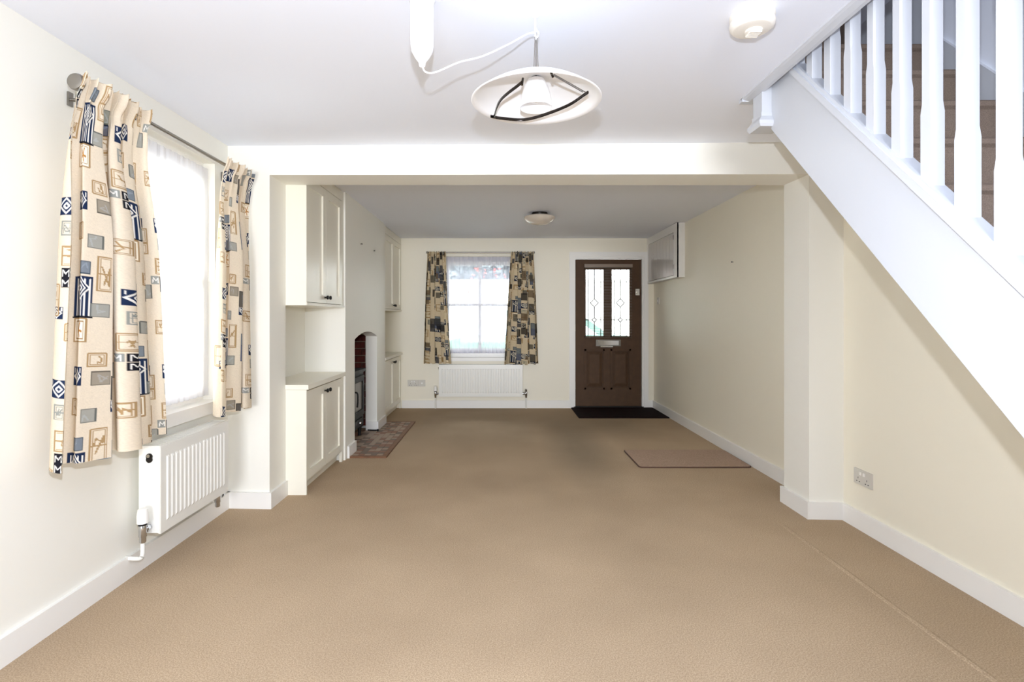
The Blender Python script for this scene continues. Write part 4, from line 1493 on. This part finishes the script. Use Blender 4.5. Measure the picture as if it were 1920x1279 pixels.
plate('socket', 'white double socket on the right wall beyond the stairs', 'socket', ('x', XR, -1), (3.0, 0.297), .146, .086, 'double')
plate('socket', 'double socket plate on the back wall by the far cabinet', 'socket', ('y', YB, -1), (-1.152, .330), .146, .086, 'double')
plate('socket', 'small single outlet plate right against the back wall double socket', 'socket', ('y', YB, -1), (-1.034, .330), .086, .086, 'single_blank')
plate('light_switch', 'single light switch on the right wall below the meter cupboard', 'light switch', ('x', XR, -1), (6.88, 1.42), .086, .086, 'light')
def nail(x, y, z, d, label):
    bm = NB()
    lathe(bm, [(0.003, 0), (0.003, .012), (0.007, .013), (0.006, .017)] if d > 0 else [(0.003, 0), (0.003, -.012), (0.007, -.013), (0.006, -.017)], (x, y, z), 'x', 10)
    tag(obj('nail', bm, M['darkmetal']), label, 'nail')
nail(XR, 4.68, 1.69, -1, 'small dark nail alone on the right back-room wall')
nail(CX, 4.98, 1.89, 1, 'dark nail on the chimney breast, nearer the wall cabinet')
nail(CX, 5.49, 1.89, 1, 'tiny nail on the chimney breast, farther from the near cabinet')

# ------------------------------------------------------------------ mats on the floor
def flat_mat(name, label, x0, x1, y0, y1, h_, main, edge, rad):
    t = thing(name, label, 'mat', ((x0 + x1) / 2, (y0 + y1) / 2, 0))
    def rr(x0, x1, y0, y1, r):
        pts = []
        for cx, cy, a0 in ((x1 - r, y1 - r, 0), (x0 + r, y1 - r, 90), (x0 + r, y0 + r, 180), (x1 - r, y0 + r, 270)):
            for k in range(5):
                a = math.radians(a0 + k * 22.5)
                pts.append((cx + r * math.cos(a), cy + r * math.sin(a)))
        return pts
    bm = NB()
    prism(bm, rr(x0, x1, y0, y1, rad), 0.0005, h_ * .8, 'z')
    obj('binding', bm, edge, t)
    bm = NB()
    e = .006
    prism(bm, rr(x0 + e, x1 - e, y0 + e, y1 - e, rad), h_ * .8, h_, 'z')
    obj('pile', bm, main, t)
    return t
flat_mat('doormat', 'dark maroon doormat at the foot of the front door', 0.945, 2.028, 6.36, 7.075, 0.012, M['rubber'], M['rubber'], 0.012)
flat_mat('floor_mat', 'small beige mat with dark edge lying by the right wall', 1.115, 2.02, 4.26, 4.81, 0.012, M['mat'], M['matedge'], 0.03)

# ------------------------------------------------------------------ outside, seen through the nets and the door lights
bm = NB()
box(bm, -30, 30, -30, 40, -0.3, -0.16)
struct(obj('street', bm, M['asphalt']))
bm = NB()
box(bm, -9, 12, 13.0, 13.25, -0.2, 2.08)
box(bm, -9, 12, 12.96, 13.29, 2.08, 2.13)
struct(obj('wall_street', bm, M['render']))
def foliage(name, n, dims, size, m, label, cat):
    bm = NB()
    rr = random.Random(5)
    x0, x1, y0, y1, z0, z1 = dims
    for _ in range(n):
        cpt = Vector((rr.uniform(x0, x1), rr.uniform(y0, y1), rr.uniform(z0, z1)))
        a = Vector((rr.gauss(0, 1), rr.gauss(0, 1), rr.gauss(0, 1))).normalized()
        b = a.orthogonal().normalized()
        sz = size * rr.uniform(.6, 1.3)
        vs = [bm.verts.new(cpt + a * sz), bm.verts.new(cpt + b * sz * .5), bm.verts.new(cpt - a * sz), bm.verts.new(cpt - b * sz * .5)]
        bm.faces.new(vs)
    if name == 'hedge':
        box(bm, x0, x1, 13.75, 14.2, -0.15, 4.5)
    o = obj(name, bm, m)
    o['kind'] = 'stuff'
    o['label'] = label
    o['category'] = cat
    return o
foliage('hedge', 6000, (-7, 1.5, 13.5, 14.2, 2.0, 4.6), 0.13, M['leaf'], 'grey-green hedge above the white wall across the street', 'hedge')
foliage('creeper', 60, (-0.75, 0.3, 12.85, 12.95, 1.6, 2.4), 0.038, M['redleaf'], 'red creeper leaves hanging over the white wall across the street', 'creeper')

c = thing('car', 'pale green car parked in the street outside the back window', 'car', (1.0, 10.2, -0.16))
gx, gy0, gy1, gz = -1.15, 9.4, 11.0, -0.16
bm = NB()
prism(bm, [(gx + a, gz + b) for a, b in ((0.2, .22), (0.02, .5), (0.06, .82), (0.3, .98), (0.66, 1.06), (3.3, 1.06), (3.95, .96), (4.16, .75), (4.18, .4), (4.0, .22))], gy0, gy1, 'y')
prism(bm, [(gx + a, gz + b) for a, b in ((0.56, 1.05), (0.9, 1.40), (1.3, 1.50), (2.1, 1.51), (2.6, 1.41), (3.1, 1.05))], gy0 + .04, gy1 - .04, 'y')
bmesh.ops.triangulate(bm, faces=[f for f in bm.faces if len(f.verts) > 4])
obj('body', bm, M['car'], c)
for pts in ([(0.62, 1.05), (0.98, 1.34), (1.4, 1.42), (1.72, 1.43), (1.72, 1.05)], [(1.80, 1.05), (1.80, 1.43), (2.1, 1.43), (2.5, 1.34), (2.9, 1.05)]):
    bm = NB()
    prism(bm, [(gx + a, gz + b) for a, b in pts], gy0 + .03, gy0 + .06, 'y')
    obj('side_window', bm, M['carglass'], c)
for wx in (0.85, 3.3):
    for wy in (gy0 - .02, gy1 - .16):
        bm = NB()
        lathe(bm, [(0.10, 0), (0.27, 0.005), (0.31, .03), (0.31, .15), (0.27, .18)], (gx + wx, wy, gz + .31), 'y', 24)
        wheel = obj('wheel', bm, M['tyre'], c)
        bm = NB()
        lathe(bm, [(0.05, -.012), (0.19, -.004), (0.20, .004)], (gx + wx, wy, gz + .31), 'y', 20)
        obj('hubcap', bm, M['steel'], wheel)
bm = NB()
for a in (1.76, 3.0):
    box(bm, gx + a - .3, gx + a - .16, gy0 - .02, gy0 + .005, gz + .93, gz + .955)
obj('door_handle', bm, M['steel'], c)
